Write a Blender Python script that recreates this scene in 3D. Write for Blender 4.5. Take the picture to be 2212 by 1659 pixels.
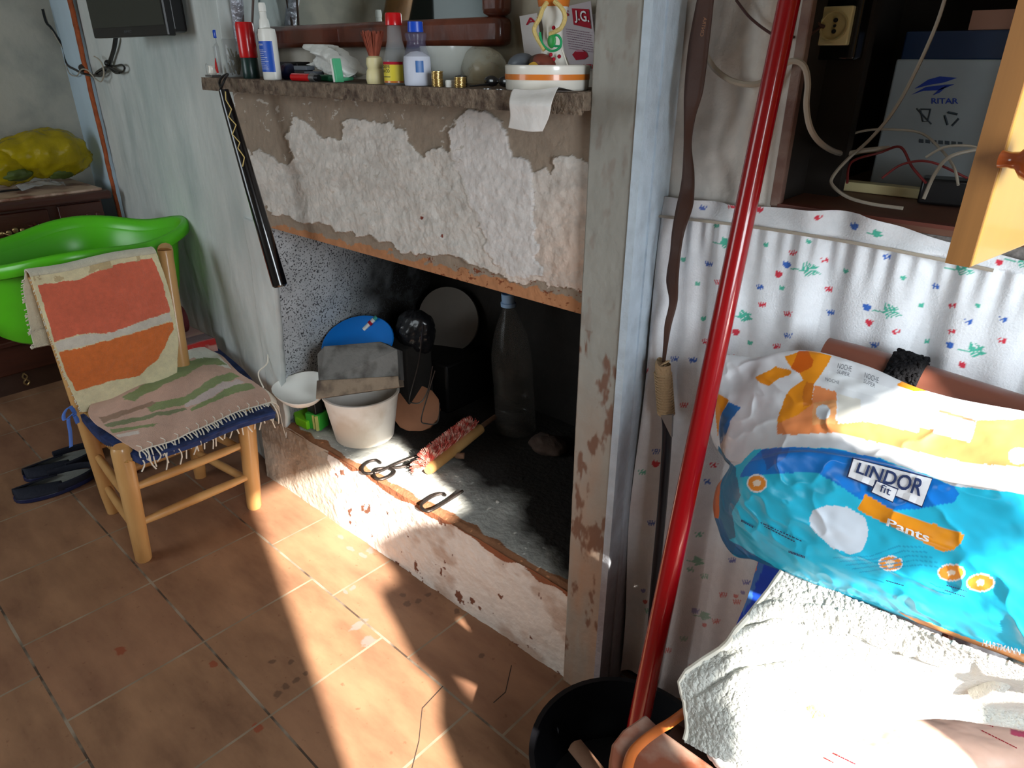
import bpy, math, random
import numpy as np
from mathutils import Vector, Matrix
from mathutils.bvhtree import BVHTree
for o in list(bpy.data.objects): bpy.data.objects.remove(o)
sc = bpy.context.scene
col = sc.collection
rnd = random.Random(7)

# ------------------------------------------------------------------ camera
CX, CY, F, H = 1106.0, 829.5, 1486.2, 1.5
def cam_matrix(pitch, yaw, roll):
    fw = np.array([-math.sin(yaw)*math.cos(pitch), math.cos(yaw)*math.cos(pitch), -math.sin(pitch)])
    r = np.array([math.cos(yaw), math.sin(yaw), 0]); u = np.cross(r, fw)
    return np.array([r*math.cos(roll)+u*math.sin(roll), -(-r*math.sin(roll)+u*math.cos(roll)), fw])
MC = cam_matrix(*np.radians([25.394, 41.396, 0.1685]))
C0 = np.array([0, 0, H])
cd = bpy.data.cameras.new('camera'); cam = bpy.data.objects.new('camera', cd); col.objects.link(cam)
cd.sensor_width = 36; cd.lens = F/2212*36; cd.clip_start = 0.02; cd.clip_end = 60
rot = Matrix((tuple(MC[0]), tuple(-MC[1]), tuple(-MC[2]))).transposed()
cam.matrix_world = Matrix.Translation((0, 0, H)) @ rot.to_4x4()
sc.camera = cam

# ------------------------------------------------------------------ light and exposure
vs = sc.view_settings; vs.view_transform = 'Standard'; vs.look = 'None'; vs.gamma = 1; vs.use_curve_mapping = False
vs.exposure = 0.9
w = bpy.data.worlds.new('world'); sc.world = w; w.use_nodes = True
w.node_tree.nodes['Background'].inputs[0].default_value = (0.80, 0.90, 1.0, 1); w.node_tree.nodes['Background'].inputs[1].default_value = 0.22
SAZ, SEL = math.radians(20), math.radians(30)
SD = np.array([-math.cos(SEL)*math.cos(SAZ), math.cos(SEL)*math.sin(SAZ), -math.sin(SEL)])
sl = bpy.data.lights.new('sun', 'SUN'); sl.energy = 15; sl.angle = math.radians(0.9); sl.color = (1, .95, .86)
so = bpy.data.objects.new('sun', sl); col.objects.link(so)
so.rotation_euler = Vector(SD).to_track_quat('-Z', 'Y').to_euler(); so.location = (4, -1, 4)
def area(name, loc, target, size, sizey, power, color):
    l = bpy.data.lights.new(name, 'AREA'); l.shape = 'RECTANGLE'; l.size = size; l.size_y = sizey; l.energy = power; l.color = color
    o = bpy.data.objects.new(name, l); col.objects.link(o); o.location = loc
    o.rotation_euler = (Vector(target)-Vector(loc)).to_track_quat('-Z', 'Y').to_euler(); return o
area('daylight_from_doorway', (0.96, .2, 1.5), (-1.5, .95, 1.1), .7, .8, 17, (.86, .94, 1.0))
area('frontal_fill', (-2.9, -2.1, 1.7), (-2.4, 1.0, 1.0), 1.4, 1.4, 18, (.86, .95, 1.0))  # fill lamp added to brighten the left wall; the wall behind it is solid

# ------------------------------------------------------------------ helpers
def ray(x, y): return MC.T @ np.array([(x-CX)/F, (y-CY)/F, 1.0])
def OZ(x, y, z): d = ray(x, y); return C0+d*(z-H)/d[2]
def OY(x, y, Y): d = ray(x, y); return C0+d*Y/d[1]
def OX(x, y, X): d = ray(x, y); return C0+d*X/d[0]
def OD(x, y, D): return C0+ray(x, y)*D
def OP(x, y, p, n):
    d = ray(x, y); n = np.array(n, float); return C0+d*(np.dot(np.array(p)-C0, n)/np.dot(d, n))
def PR(P):
    P = np.asarray(P, float).reshape(-1, 3); c = (P-C0) @ MC.T
    zz = np.where(abs(c[:, 2]) < 1e-4, 1e-4, c[:, 2]); return CX+F*c[:, 0]/zz, CY+F*c[:, 1]/zz
def lin(c):
    c = np.array(c, float)/255.; return np.where(c <= .04045, c/12.92, ((c+.055)/1.055)**2.4)
def inpoly(x, y, poly):
    r = np.zeros(x.shape, bool); n = len(poly)
    for i in range(n):
        x1, y1 = poly[i]; x2, y2 = poly[(i+1) % n]
        if y1 == y2: continue
        c = ((y1 > y) != (y2 > y)) & (x < (x2-x1)*(y-y1)/(y2-y1)+x1); r ^= c
    return r
def seg(x, y, a, b, wd):
    ax, ay = a; bx, by = b; dx, dy = bx-ax, by-ay; L = dx*dx+dy*dy+1e-9
    t = np.clip(((x-ax)*dx+(y-ay)*dy)/L, 0, 1); return (x-ax-t*dx)**2+(y-ay-t*dy)**2 < wd*wd
def _h(i, j, k, s):
    n = (i*374761393+j*668265263+k*2147483647+s*1274126177) & 0xffffffff
    n = ((n ^ (n >> 13))*1274126177) & 0xffffffff; return ((n ^ (n >> 16)) & 0xffff)/65535.
def vnoise(x, y, z=None, s=0):
    x = np.asarray(x, float); y = np.asarray(y, float); z = np.zeros_like(x) if z is None else np.asarray(z, float)
    i, j, k = np.floor(x).astype(np.int64), np.floor(y).astype(np.int64), np.floor(z).astype(np.int64)
    f = [a-b for a, b in ((x, i), (y, j), (z, k))]; f = [a*a*(3-2*a) for a in f]; r = 0
    for a in (0, 1):
        for b in (0, 1):
            for c in (0, 1):
                r = r+_h(i+a, j+b, k+c, s)*(f[0] if a else 1-f[0])*(f[1] if b else 1-f[1])*(f[2] if c else 1-f[2])
    return r*2-1
def fbm(x, y, z=None, s=0, o=4):
    r = 0; a = 1; t = 0
    for q in range(o):
        k = 2.03**q; r = r+a*vnoise(x*k, y*k, None if z is None else z*k, s+q); t += a; a *= .55
    return r/t
def paint(base, layers, wob=0, wf=.05, seed=3, var=.06, vf=.02):
    """surface print: polygons traced in photo coordinates, stuck to the surface points"""
    def fn(P):
        x, y = PR(P)
        if wob:
            dx = fbm(x*wf, y*wf, s=seed)*wob; dy = fbm(x*wf, y*wf, s=seed+9)*wob
        else: dx = dy = 0
        c = np.tile(lin(base), (len(x), 1))
        for L in layers:
            k = L[0]
            if k == 'p': m = inpoly(x+dx, y+dy, L[1])
            elif k == 's':
                m = np.zeros(x.shape, bool)
                for a, b in zip(L[1][:-1], L[1][1:]): m |= seg(x, y, a, b, L[3])
            elif k == 'e': (ex, ey, rx, ry) = L[1]; m = ((x-ex)/rx)**2+((y-ey)/ry)**2 < 1
            elif k == 'f': m = L[1](x+dx, y+dy, P)
            if k == 'f' and m.dtype != bool: c = c*(1-m[:, None])+lin(L[2])*m[:, None]
            else: c[m] = lin(L[2])
        if var: c = c*(1+var*fbm(x*vf, y*vf, s=seed+20))[:, None]
        return np.clip(c, 0, 1)
    return fn

MATS = {}
def mat(name, c=(128, 128, 128), rough=.6, metal=0, bump=0, bs=60, var=.12, vs_=9, c2=None, mixs=6, mixw=.5, vc=False, trans=0, alpha=1, coat=0, sheen=0, spec=.5, stretch=None, ior=1.45, sub=0, mixo=0):
    if name in MATS: return MATS[name]
    m = bpy.data.materials.new(name); m.use_nodes = True; nt = m.node_tree; N = nt.nodes; L = nt.links
    b = N['Principled BSDF']; tc = N.new('ShaderNodeTexCoord'); src = tc.outputs['Object']
    if stretch:
        mp = N.new('ShaderNodeMapping'); mp.inputs['Scale'].default_value = stretch; L.new(src, mp.inputs[0]); src = mp.outputs[0]
    def noise(s, d=5):
        n = N.new('ShaderNodeTexNoise'); n.inputs['Scale'].default_value = s; n.inputs['Detail'].default_value = d; L.new(src, n.inputs['Vector']); return n.outputs['Fac']
    if vc:
        a = N.new('ShaderNodeAttribute'); a.attribute_name = 'Col'; colr = a.outputs['Color']
    else:
        rg = N.new('ShaderNodeRGB'); rg.outputs[0].default_value = (*lin(c), 1); colr = rg.outputs[0]
    if c2 is not None:
        mx = N.new('ShaderNodeMix'); mx.data_type = 'RGBA'; rp = N.new('ShaderNodeMapRange'); rp.inputs[1].default_value = .5-.12*mixw+mixo; rp.inputs[2].default_value = .5+.3*mixw+mixo
        L.new(noise(mixs, 8), rp.inputs[0]); L.new(rp.outputs[0], mx.inputs[0]); L.new(colr, mx.inputs[6]); mx.inputs[7].default_value = (*lin(c2), 1); colr = mx.outputs[2]
    if var:
        mr = N.new('ShaderNodeMapRange'); mr.inputs[1].default_value = .25; mr.inputs[2].default_value = .75; mr.inputs[3].default_value = 1-var; mr.inputs[4].default_value = 1+var
        L.new(noise(vs_), mr.inputs[0]); mu = N.new('ShaderNodeMix'); mu.data_type = 'RGBA'; mu.blend_type = 'MULTIPLY'; mu.inputs[0].default_value = 1
        L.new(colr, mu.inputs[6]); L.new(mr.outputs[0], mu.inputs[7]); colr = mu.outputs[2]
    L.new(colr, b.inputs['Base Color'])
    b.inputs['Roughness'].default_value = rough; b.inputs['Metallic'].default_value = metal; b.inputs['IOR'].default_value = ior
    b.inputs['Transmission Weight'].default_value = trans; b.inputs['Alpha'].default_value = alpha; b.inputs['Coat Weight'].default_value = coat
    b.inputs['Sheen Weight'].default_value = sheen; b.inputs['Specular IOR Level'].default_value = spec
    if sub: b.inputs['Subsurface Weight'].default_value = sub; b.inputs['Subsurface Radius'].default_value = (.01, .01, .01)
    if bump:
        bp = N.new('ShaderNodeBump'); bp.inputs['Strength'].default_value = bump; bp.inputs['Distance'].default_value = .01; L.new(noise(bs, 6), bp.inputs['Height']); L.new(bp.outputs[0], b.inputs['Normal'])
    MATS[name] = m; return m

ORI = {}
class MB:
    def __init__(s): s.v = []; s.f = []
    def add(s, vs_, fs):
        n = len(s.v); s.v += [tuple(float(q) for q in p) for p in vs_]; s.f += [tuple(i+n for i in f) for f in fs]; return s
    def box(s, c, d, rz=0, R=None):
        hx, hy, hz = d[0]/2, d[1]/2, d[2]/2
        M_ = R if R is not None else Matrix.Rotation(rz, 3, 'Z')
        p = [Vector(c)+M_ @ Vector((x*hx, y*hy, z*hz)) for x, y, z in ((-1,-1,-1),(1,-1,-1),(1,1,-1),(-1,1,-1),(-1,-1,1),(1,-1,1),(1,1,1),(-1,1,1))]
        return s.add(p, [(0,3,2,1),(4,5,6,7),(0,1,5,4),(1,2,6,5),(2,3,7,6),(3,0,4,7)])
    def b2(s, a, b): return s.box([(a[i]+b[i])/2 for i in range(3)], [abs(b[i]-a[i]) for i in range(3)])
    def prism(s, poly, d):
        n = len(poly); d = np.array(d); p = [np.array(q) for q in poly]
        return s.add(p+[q+d for q in p], [tuple(range(n))[::-1], tuple(range(n, 2*n))]+[(i, (i+1) % n, (i+1) % n+n, i+n) for i in range(n)])
    def tube(s, pts, r, n=8, flat=1.0, closed=False):
        pts = [Vector(p) for p in pts]; m = len(pts)
        if not hasattr(r, '__len__'): r = [r]*m
        V = []; Fc = []; up = None
        for i, p in enumerate(pts):
            t = (pts[(i+1) % m if closed else min(i+1, m-1)]-pts[(i-1) % m if closed else max(i-1, 0)]).normalized()
            if up is None: up = Vector((0, 0, 1)) if abs(t.z) < .9 else Vector((1, 0, 0))
            a = t.cross(up).normalized(); up = a.cross(t).normalized()
            for k in range(n):
                q = 2*math.pi*k/n; V.append(p+a*math.cos(q)*r[i]+up*math.sin(q)*r[i]*flat)
        for i in range(m if closed else m-1):
            for k in range(n): j = (i+1) % m; Fc.append((i*n+k, i*n+(k+1) % n, j*n+(k+1) % n, j*n+k))
        if not closed: Fc += [tuple(range(n))[::-1], tuple((m-1)*n+k for k in range(n))]
        return s.add(V, Fc)
    def lathe(s, c, prof, n=28, R=None, sx=1, sy=1, cap=True, wave=None):
        V = []; Fc = []; M_ = R if R is not None else Matrix.Identity(3)
        for i, (r, z) in enumerate(prof):
            for k in range(n):
                a = 2*math.pi*k/n; dr, dz = wave(i, a) if wave else (1, 0)
                V.append(Vector(c)+M_ @ Vector((r*sx*dr*math.cos(a), r*sy*dr*math.sin(a), z+dz)))
        for i in range(len(prof)-1):
            for k in range(n): Fc.append((i*n+k, i*n+(k+1) % n, (i+1)*n+(k+1) % n, (i+1)*n+k))
        if cap: Fc += [tuple(range(n))[::-1], tuple((len(prof)-1)*n+k for k in range(n))]
        return s.add(V, Fc)
    def grid(s, P):
        nr, nc = P.shape[:2]; n = len(s.v); s.v += [tuple(q) for q in P.reshape(-1, 3).tolist()]
        s.f += [(n+i*nc+j, n+i*nc+j+1, n+(i+1)*nc+j+1, n+(i+1)*nc+j) for i in range(nr-1) for j in range(nc-1)]; return s
    def ball(s, c, r, n=14, R=None):
        r = r if hasattr(r, '__len__') else (r, r, r); pr = [(max(math.sin(math.pi*i/n), 1e-3), -math.cos(math.pi*i/n)) for i in range(n+1)]
        M_ = (R if R is not None else Matrix.Identity(3)) @ Matrix.Diagonal(Vector(r)); return s.lathe(c, pr, n=n*2, R=M_)
    def build(s, name, m, parent=None, smooth=True, bev=0, vc=None, solid=0, sub=0, loc=None, ang=40, offs=0):
        V = np.array(s.v, float)
        if loc is None:
            loc = ORI[parent] if parent is not None and False else np.array([(V[:, 0].min()+V[:, 0].max())/2, (V[:, 1].min()+V[:, 1].max())/2, V[:, 2].min()])
        me = bpy.data.meshes.new(name); me.from_pydata((V-loc).tolist(), [], s.f)
        if vc is not None:
            a = me.color_attributes.new('Col', 'FLOAT_COLOR', 'POINT'); cc = np.ones((len(V), 4), np.float32); cc[:, :3] = vc(V); a.data.foreach_set('color', cc.ravel())
        if smooth: me.polygons.foreach_set('use_smooth', [True]*len(me.polygons))
        me.update(); o = bpy.data.objects.new(name, me); col.objects.link(o); me.materials.append(m)
        ORI[o] = np.array(loc, float)
        if parent is not None: o.parent = parent; o.location = ORI[o]-ORI[parent]
        else: o.location = loc
        if solid: k = o.modifiers.new('s', 'SOLIDIFY'); k.thickness = solid; k.offset = offs
        if bev: k = o.modifiers.new('b', 'BEVEL'); k.width = bev; k.segments = 2; k.limit_method = 'ANGLE'
        if sub: k = o.modifiers.new('u', 'SUBSURF'); k.levels = k.render_levels = sub
        if smooth and ang and not sub:
            try: me.set_sharp_from_angle(angle=math.radians(ang))
            except Exception: pass
        return o
def tag(o, label, cat, group=None):
    o['label'] = label; o['category'] = cat
    if group: o['group'] = group
    return o
def thing(name, label, cat, loc, group=None):
    o = bpy.data.objects.new(name, None); o.empty_display_size = .05; col.objects.link(o); o.location = loc; ORI[o] = np.array(loc, float); return tag(o, label, cat, group)
def struct(o): o['kind'] = 'structure'; return o
def plabel(o, l): o['label'] = l; return o
def cr(P, n):
    """catmull-rom resample along axis 0"""
    P = np.asarray(P, float); m = P.shape[0]; t = np.linspace(0, m-1, n); i = np.minimum(t.astype(int), m-2); f = (t-i).reshape((-1,)+(1,)*(P.ndim-1))
    g = lambda k: P[np.clip(k, 0, m-1)]
    a, b, c, d = g(i-1), g(i), g(i+1), g(i+2); return .5*((2*b)+(-a+c)*f+(2*a-5*b+4*c-d)*f*f+(-a+3*b-3*c+d)*f**3)
def patch(ctrl, nr, nc):
    P = cr(np.asarray(ctrl, float), nr); return np.swapaxes(cr(np.swapaxes(P, 0, 1), nc), 0, 1)
def cpath(pts, n=40): return cr(np.asarray(pts, float), n)
def text3(s, fit, name, m, parent, extr=.0004, bold=False, shear=0):
    """text mesh mapped by fit(u,v): u along, v up, both 0..1"""
    cu = bpy.data.curves.new('t', 'FONT'); cu.body = s; cu.size = 1; cu.resolution_u = 3; cu.shear = shear
    if bold: cu.offset = .018
    ob = bpy.data.objects.new('t', cu); col.objects.link(ob); dg = bpy.context.evaluated_depsgraph_get(); dg.update()
    me = bpy.data.meshes.new_from_object(ob.evaluated_get(dg)); V = np.array([v.co[:] for v in me.vertices]); Fs = [tuple(p.vertices) for p in me.polygons]
    bpy.data.objects.remove(ob); bpy.data.curves.remove(cu); bpy.data.meshes.remove(me)
    x0, x1 = V[:, 0].min(), V[:, 0].max(); y0, y1 = V[:, 1].min(), V[:, 1].max()
    b = MB(); b.add([fit((p[0]-x0)/(x1-x0), (p[1]-y0)/(y1-y0)) for p in V], Fs)
    return b.build(name, m, parent, smooth=False)
def quadfit(q, onto):
    """q = pixel corners bl, br, tr, tl; onto(px,py)->3d point"""
    q = [np.array(k, float) for k in q]
    def f(u, v):
        p = q[0]*(1-u)*(1-v)+q[1]*u*(1-v)+q[2]*u*v+q[3]*(1-u)*v; return onto(p[0], p[1])
    return f
def on_bvh(P, off=.0015):
    b = MB().grid(P) if isinstance(P, np.ndarray) else P
    t = BVHTree.FromPolygons([Vector(v) for v in b.v], b.f)
    def f(x, y):
        d = Vector(ray(x, y)).normalized(); h = t.ray_cast(Vector(C0), d)
        if h[0] is None:
            h = t.find_nearest(Vector(OD(x, y, 1.3)))
        return np.array(h[0])-np.array(d)*off
    return f
def decal(poly, onto, name, m, parent):
    return MB().add([onto(*p) for p in poly], [tuple(range(len(poly)))]).build(name, m, parent, smooth=False)
Rz = lambda a: Matrix.Rotation(a, 3, 'Z')
Rx = lambda a: Matrix.Rotation(a, 3, 'X')
Ry = lambda a: Matrix.Rotation(a, 3, 'Y')
def toaxis(d): return Vector(d).to_track_quat('Z', 'Y').to_matrix()

def dashes(fit, name, m, parent, n=14):
    b = MB(); u = 0
    while u < .96:
        w_ = rnd.uniform(.03, .09)*14/n; b.add([fit(u, .3), fit(min(u+w_, 1), .3), fit(min(u+w_, 1), .8), fit(u, .8)], [(0, 1, 2, 3)]); u += w_+.022
    return b.build(name, m, parent, smooth=False)
# ------------------------------------------------------------------ materials
m_wallL = mat('grey_lime_wall', (176, 172, 160), .9, bump=.35, bs=18, var=.12, vs_=3, c2=(150, 150, 142), mixs=5)
m_wallB = mat('whitewashed_wall', (206, 211, 209), .85, bump=.8, bs=14, var=.1, vs_=3, c2=(178, 188, 187), mixs=3.5, stretch=(1, 1, .5))
m_white = mat('white_plaster', (214, 208, 200), .9, bump=.8, bs=30, var=.1, vs_=6, c2=(180, 172, 164), mixs=7)
m_vcp = mat('peeling_plaster', vc=True, rough=.9, bump=.6, bs=45, var=.08, vs_=25)
m_soot = mat('sooty_masonry', (30, 27, 24), .95, bump=.6, bs=20, var=.3, vs_=10)
m_slab = mat('hearth_stone', vc=True, rough=.85, bump=.5, bs=60, var=.18, vs_=18)
m_gside = mat('speckled_granite', vc=True, rough=.75, c2=(62, 64, 68), mixs=170, mixw=.08, mixo=.07, var=.1, vs_=20)
m_post = mat('grey_painted_post', (150, 148, 138), .7, bump=.3, bs=30, var=.1, vs_=5, c2=(120, 104, 84), mixs=5, stretch=(1, 1, .25))
m_postb = mat('blue_white_paint', (186, 202, 216), .6, bump=.4, bs=35, var=.08, vs_=8, c2=(120, 126, 132), mixs=14, mixw=.35, stretch=(1, 1, .2))
m_blue = mat('pale_blue_paint', (196, 218, 234), .55, bump=.15, bs=20, var=.06, vs_=6)
m_rust = mat('rust_orange', (166, 84, 46), .9, bump=.8, bs=60, var=.3, vs_=30)
m_black = mat('black_plastic', (18, 18, 20), .35, var=.05)
m_screen = mat('dark_screen', (52, 54, 48), .5, var=.04, vs_=2, spec=.25)
m_blackgl = mat('gloss_black', (14, 14, 17), .18, coat=.5, var=.03)
m_wood = mat('dark_red_wood', (74, 36, 24), .35, bump=.1, bs=40, var=.25, vs_=6, stretch=(3, .5, 3), coat=.3)
m_wood2 = mat('dark_brown_wood', (66, 42, 30), .5, bump=.2, bs=40, var=.25, vs_=6)
m_frame = mat('varnished_frame_wood', (104, 52, 34), .3, bump=.1, bs=30, var=.3, vs_=8, coat=.4, c2=(66, 30, 22), mixs=10)
m_pine = mat('chair_pine', (212, 164, 104), .4, bump=.1, bs=50, var=.12, vs_=8, stretch=(1, 1, .3), coat=.25, c2=(184, 134, 78), mixs=8)
m_pine2 = mat('yellow_pine_panel', (226, 178, 96), .35, var=.09, vs_=14, stretch=(1, 1, .06), coat=.2)
m_pineedge = mat('pine_edge', (158, 108, 56), .5, var=.16, vs_=26, stretch=(4, 4, .1))
m_knob = mat('orange_knob', (176, 84, 38), .2, coat=.6, var=.12, vs_=20)
m_marble = mat('veined_marble', (206, 178, 158), .35, var=.05, c2=(128, 84, 66), mixs=9, mixw=.35)
m_brass = mat('brass', (176, 150, 104), .35, metal=.9, bump=.3, bs=80)
m_gold = mat('gold_coin', (206, 176, 112), .3, metal=.85, var=.1, vs_=50)
m_steel = mat('steel', (150, 150, 150), .35, metal=.9)
m_iron = mat('wrought_iron', (64, 56, 52), .45, metal=.8, bump=.2, bs=80)
m_green = mat('green_plastic', (88, 196, 28), .28, var=.03, spec=.6, sub=.1)
m_bag = mat('yellow_bag_film', (190, 168, 22), .22, trans=.3, var=.25, vs_=14, alpha=.8, spec=.8, ior=1.2, bump=1, bs=16)
m_leaf = mat('green_contents', (70, 84, 30), .6, var=.3, vs_=20)
m_film = mat('clear_film', (225, 228, 230), .15, alpha=.38, spec=.8, var=.1)
m_glass = mat('clear_plastic', (200, 205, 205), .08, trans=.96, ior=1.12, var=0)
m_glassb = mat('bottle_plastic', (176, 180, 182), .12, alpha=.3, spec=.9, var=.05)
m_mirror = mat('mirror_glass', (225, 230, 228), .02, metal=1, var=0)
m_red = mat('red_plastic', (196, 14, 22), .25, var=.04, coat=.3)
m_redd = mat('dark_red_paint', (146, 8, 16), .22, var=.06, vs_=5, coat=.4)
m_bluep = mat('blue_plastic', (24, 74, 190), .3, var=.04)
m_navy = mat('navy_plastic', (22, 30, 66), .4, var=.1)
m_plate = mat('blue_plate', (20, 122, 214), .35, var=.05)
m_wplas = mat('white_plastic', (232, 232, 226), .35, var=.03)
m_cream = mat('cream_plastic', (226, 214, 164), .4, var=.06)
m_bucket = mat('bucket_plastic', (236, 228, 218), .5, var=.05, c2=(212, 196, 178), mixs=5, mixw=.3)
m_ash = mat('ash_metal', (126, 124, 120), .8, bump=.5, bs=40, var=.15, c2=(70, 66, 62), mixs=12)
m_rope = mat('natural_cord', (216, 190, 120), .8, bump=.4, bs=300, var=.1)
m_cotton = mat('white_thread', (226, 220, 206), .85, var=.05)
m_leather = mat('brown_leather', (70, 44, 34), .6, bump=.2, bs=60, var=.1)
m_bone = mat('cord_wrap', (176, 146, 110), .8, bump=.8, bs=200, var=.15)
m_grey = mat('grey_plastic', (90, 96, 104), .4, var=.05)
m_cable = mat('white_cable', (170, 160, 145), .5, var=.08)
m_cableb = mat('brown_cable', (70, 42, 40), .5)
m_ceramic = mat('white_ceramic', (232, 228, 218), .25, coat=.5, var=.03)
m_orange = mat('orange_glaze', (214, 120, 44), .3, coat=.4, var=.1)
m_paper = mat('paper', (214, 208, 206), .85, bump=.3, bs=30, var=.05)
m_ink = mat('red_ink', (176, 16, 44), .8, var=.05)
m_inkp = mat('grey_pink_ink', (150, 120, 140), .8, var=.15, vs_=90)
m_inkd = mat('dark_ink', (34, 52, 98), .6, var=0)
m_inkb = mat('black_ink', (24, 24, 26), .6, var=0)
m_inkw = mat('white_ink', (240, 240, 244), .5, var=0)
m_tile = mat('cream_tiles', (220, 214, 196), .4, var=.05)
m_fabric = mat('printed_cotton', vc=True, rough=.9, bump=.25, bs=300, var=.05, vs_=60, sheen=.2)
m_terry = mat('terry_cloth', vc=True, rough=.95, bump=.6, bs=260, var=.08, vs_=60, sheen=.5)
m_pack = mat('printed_film', vc=True, rough=.3, bump=.15, bs=14, var=.04, vs_=10, spec=.5)
m_vcw = mat('worn_wood', vc=True, rough=.4, bump=.3, bs=60, var=.15, vs_=14, coat=.2)
m_straw = mat('woven_straw', (196, 150, 84), .8, bump=.5, bs=200, var=.2, vs_=40)
m_navyf = mat('navy_fabric', (40, 60, 110), .85, bump=.3, bs=80, var=.15, c2=(24, 36, 72), mixs=20)
m_navyd = mat('navy_cloth_dark', (17, 21, 36), .8, bump=.3, bs=80)
m_ribbon = mat('blue_ribbon', (84, 124, 206), .7, var=.08)
m_brist = mat('red_bristle', (196, 74, 62), .8, var=.3, vs_=60, c2=(226, 190, 170), mixs=50)
m_bristd = mat('brown_bristle', (150, 74, 54), .8, var=.2, vs_=60)
m_velvet = mat('black_velvet', (14, 14, 17), .9, bump=.6, bs=220, spec=.2)
m_rail = mat('brown_rail', (112, 66, 52), .4, var=.12, vs_=8, stretch=(.3, 2, 2), coat=.2)
m_basin = mat('dark_basin', (15, 15, 20), .5, var=.1)
m_stick = mat('worn_stick', (132, 98, 76), .7, bump=.3, bs=50)
m_gran = mat('granite', (118, 112, 108), .6, bump=.2, bs=90, var=.5, vs_=160)
m_gfil = mat('rubber_green', (120, 200, 30), .5, var=.1)
m_lgreen = mat('sponge_green', (60, 170, 56), .5, var=.1)

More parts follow.
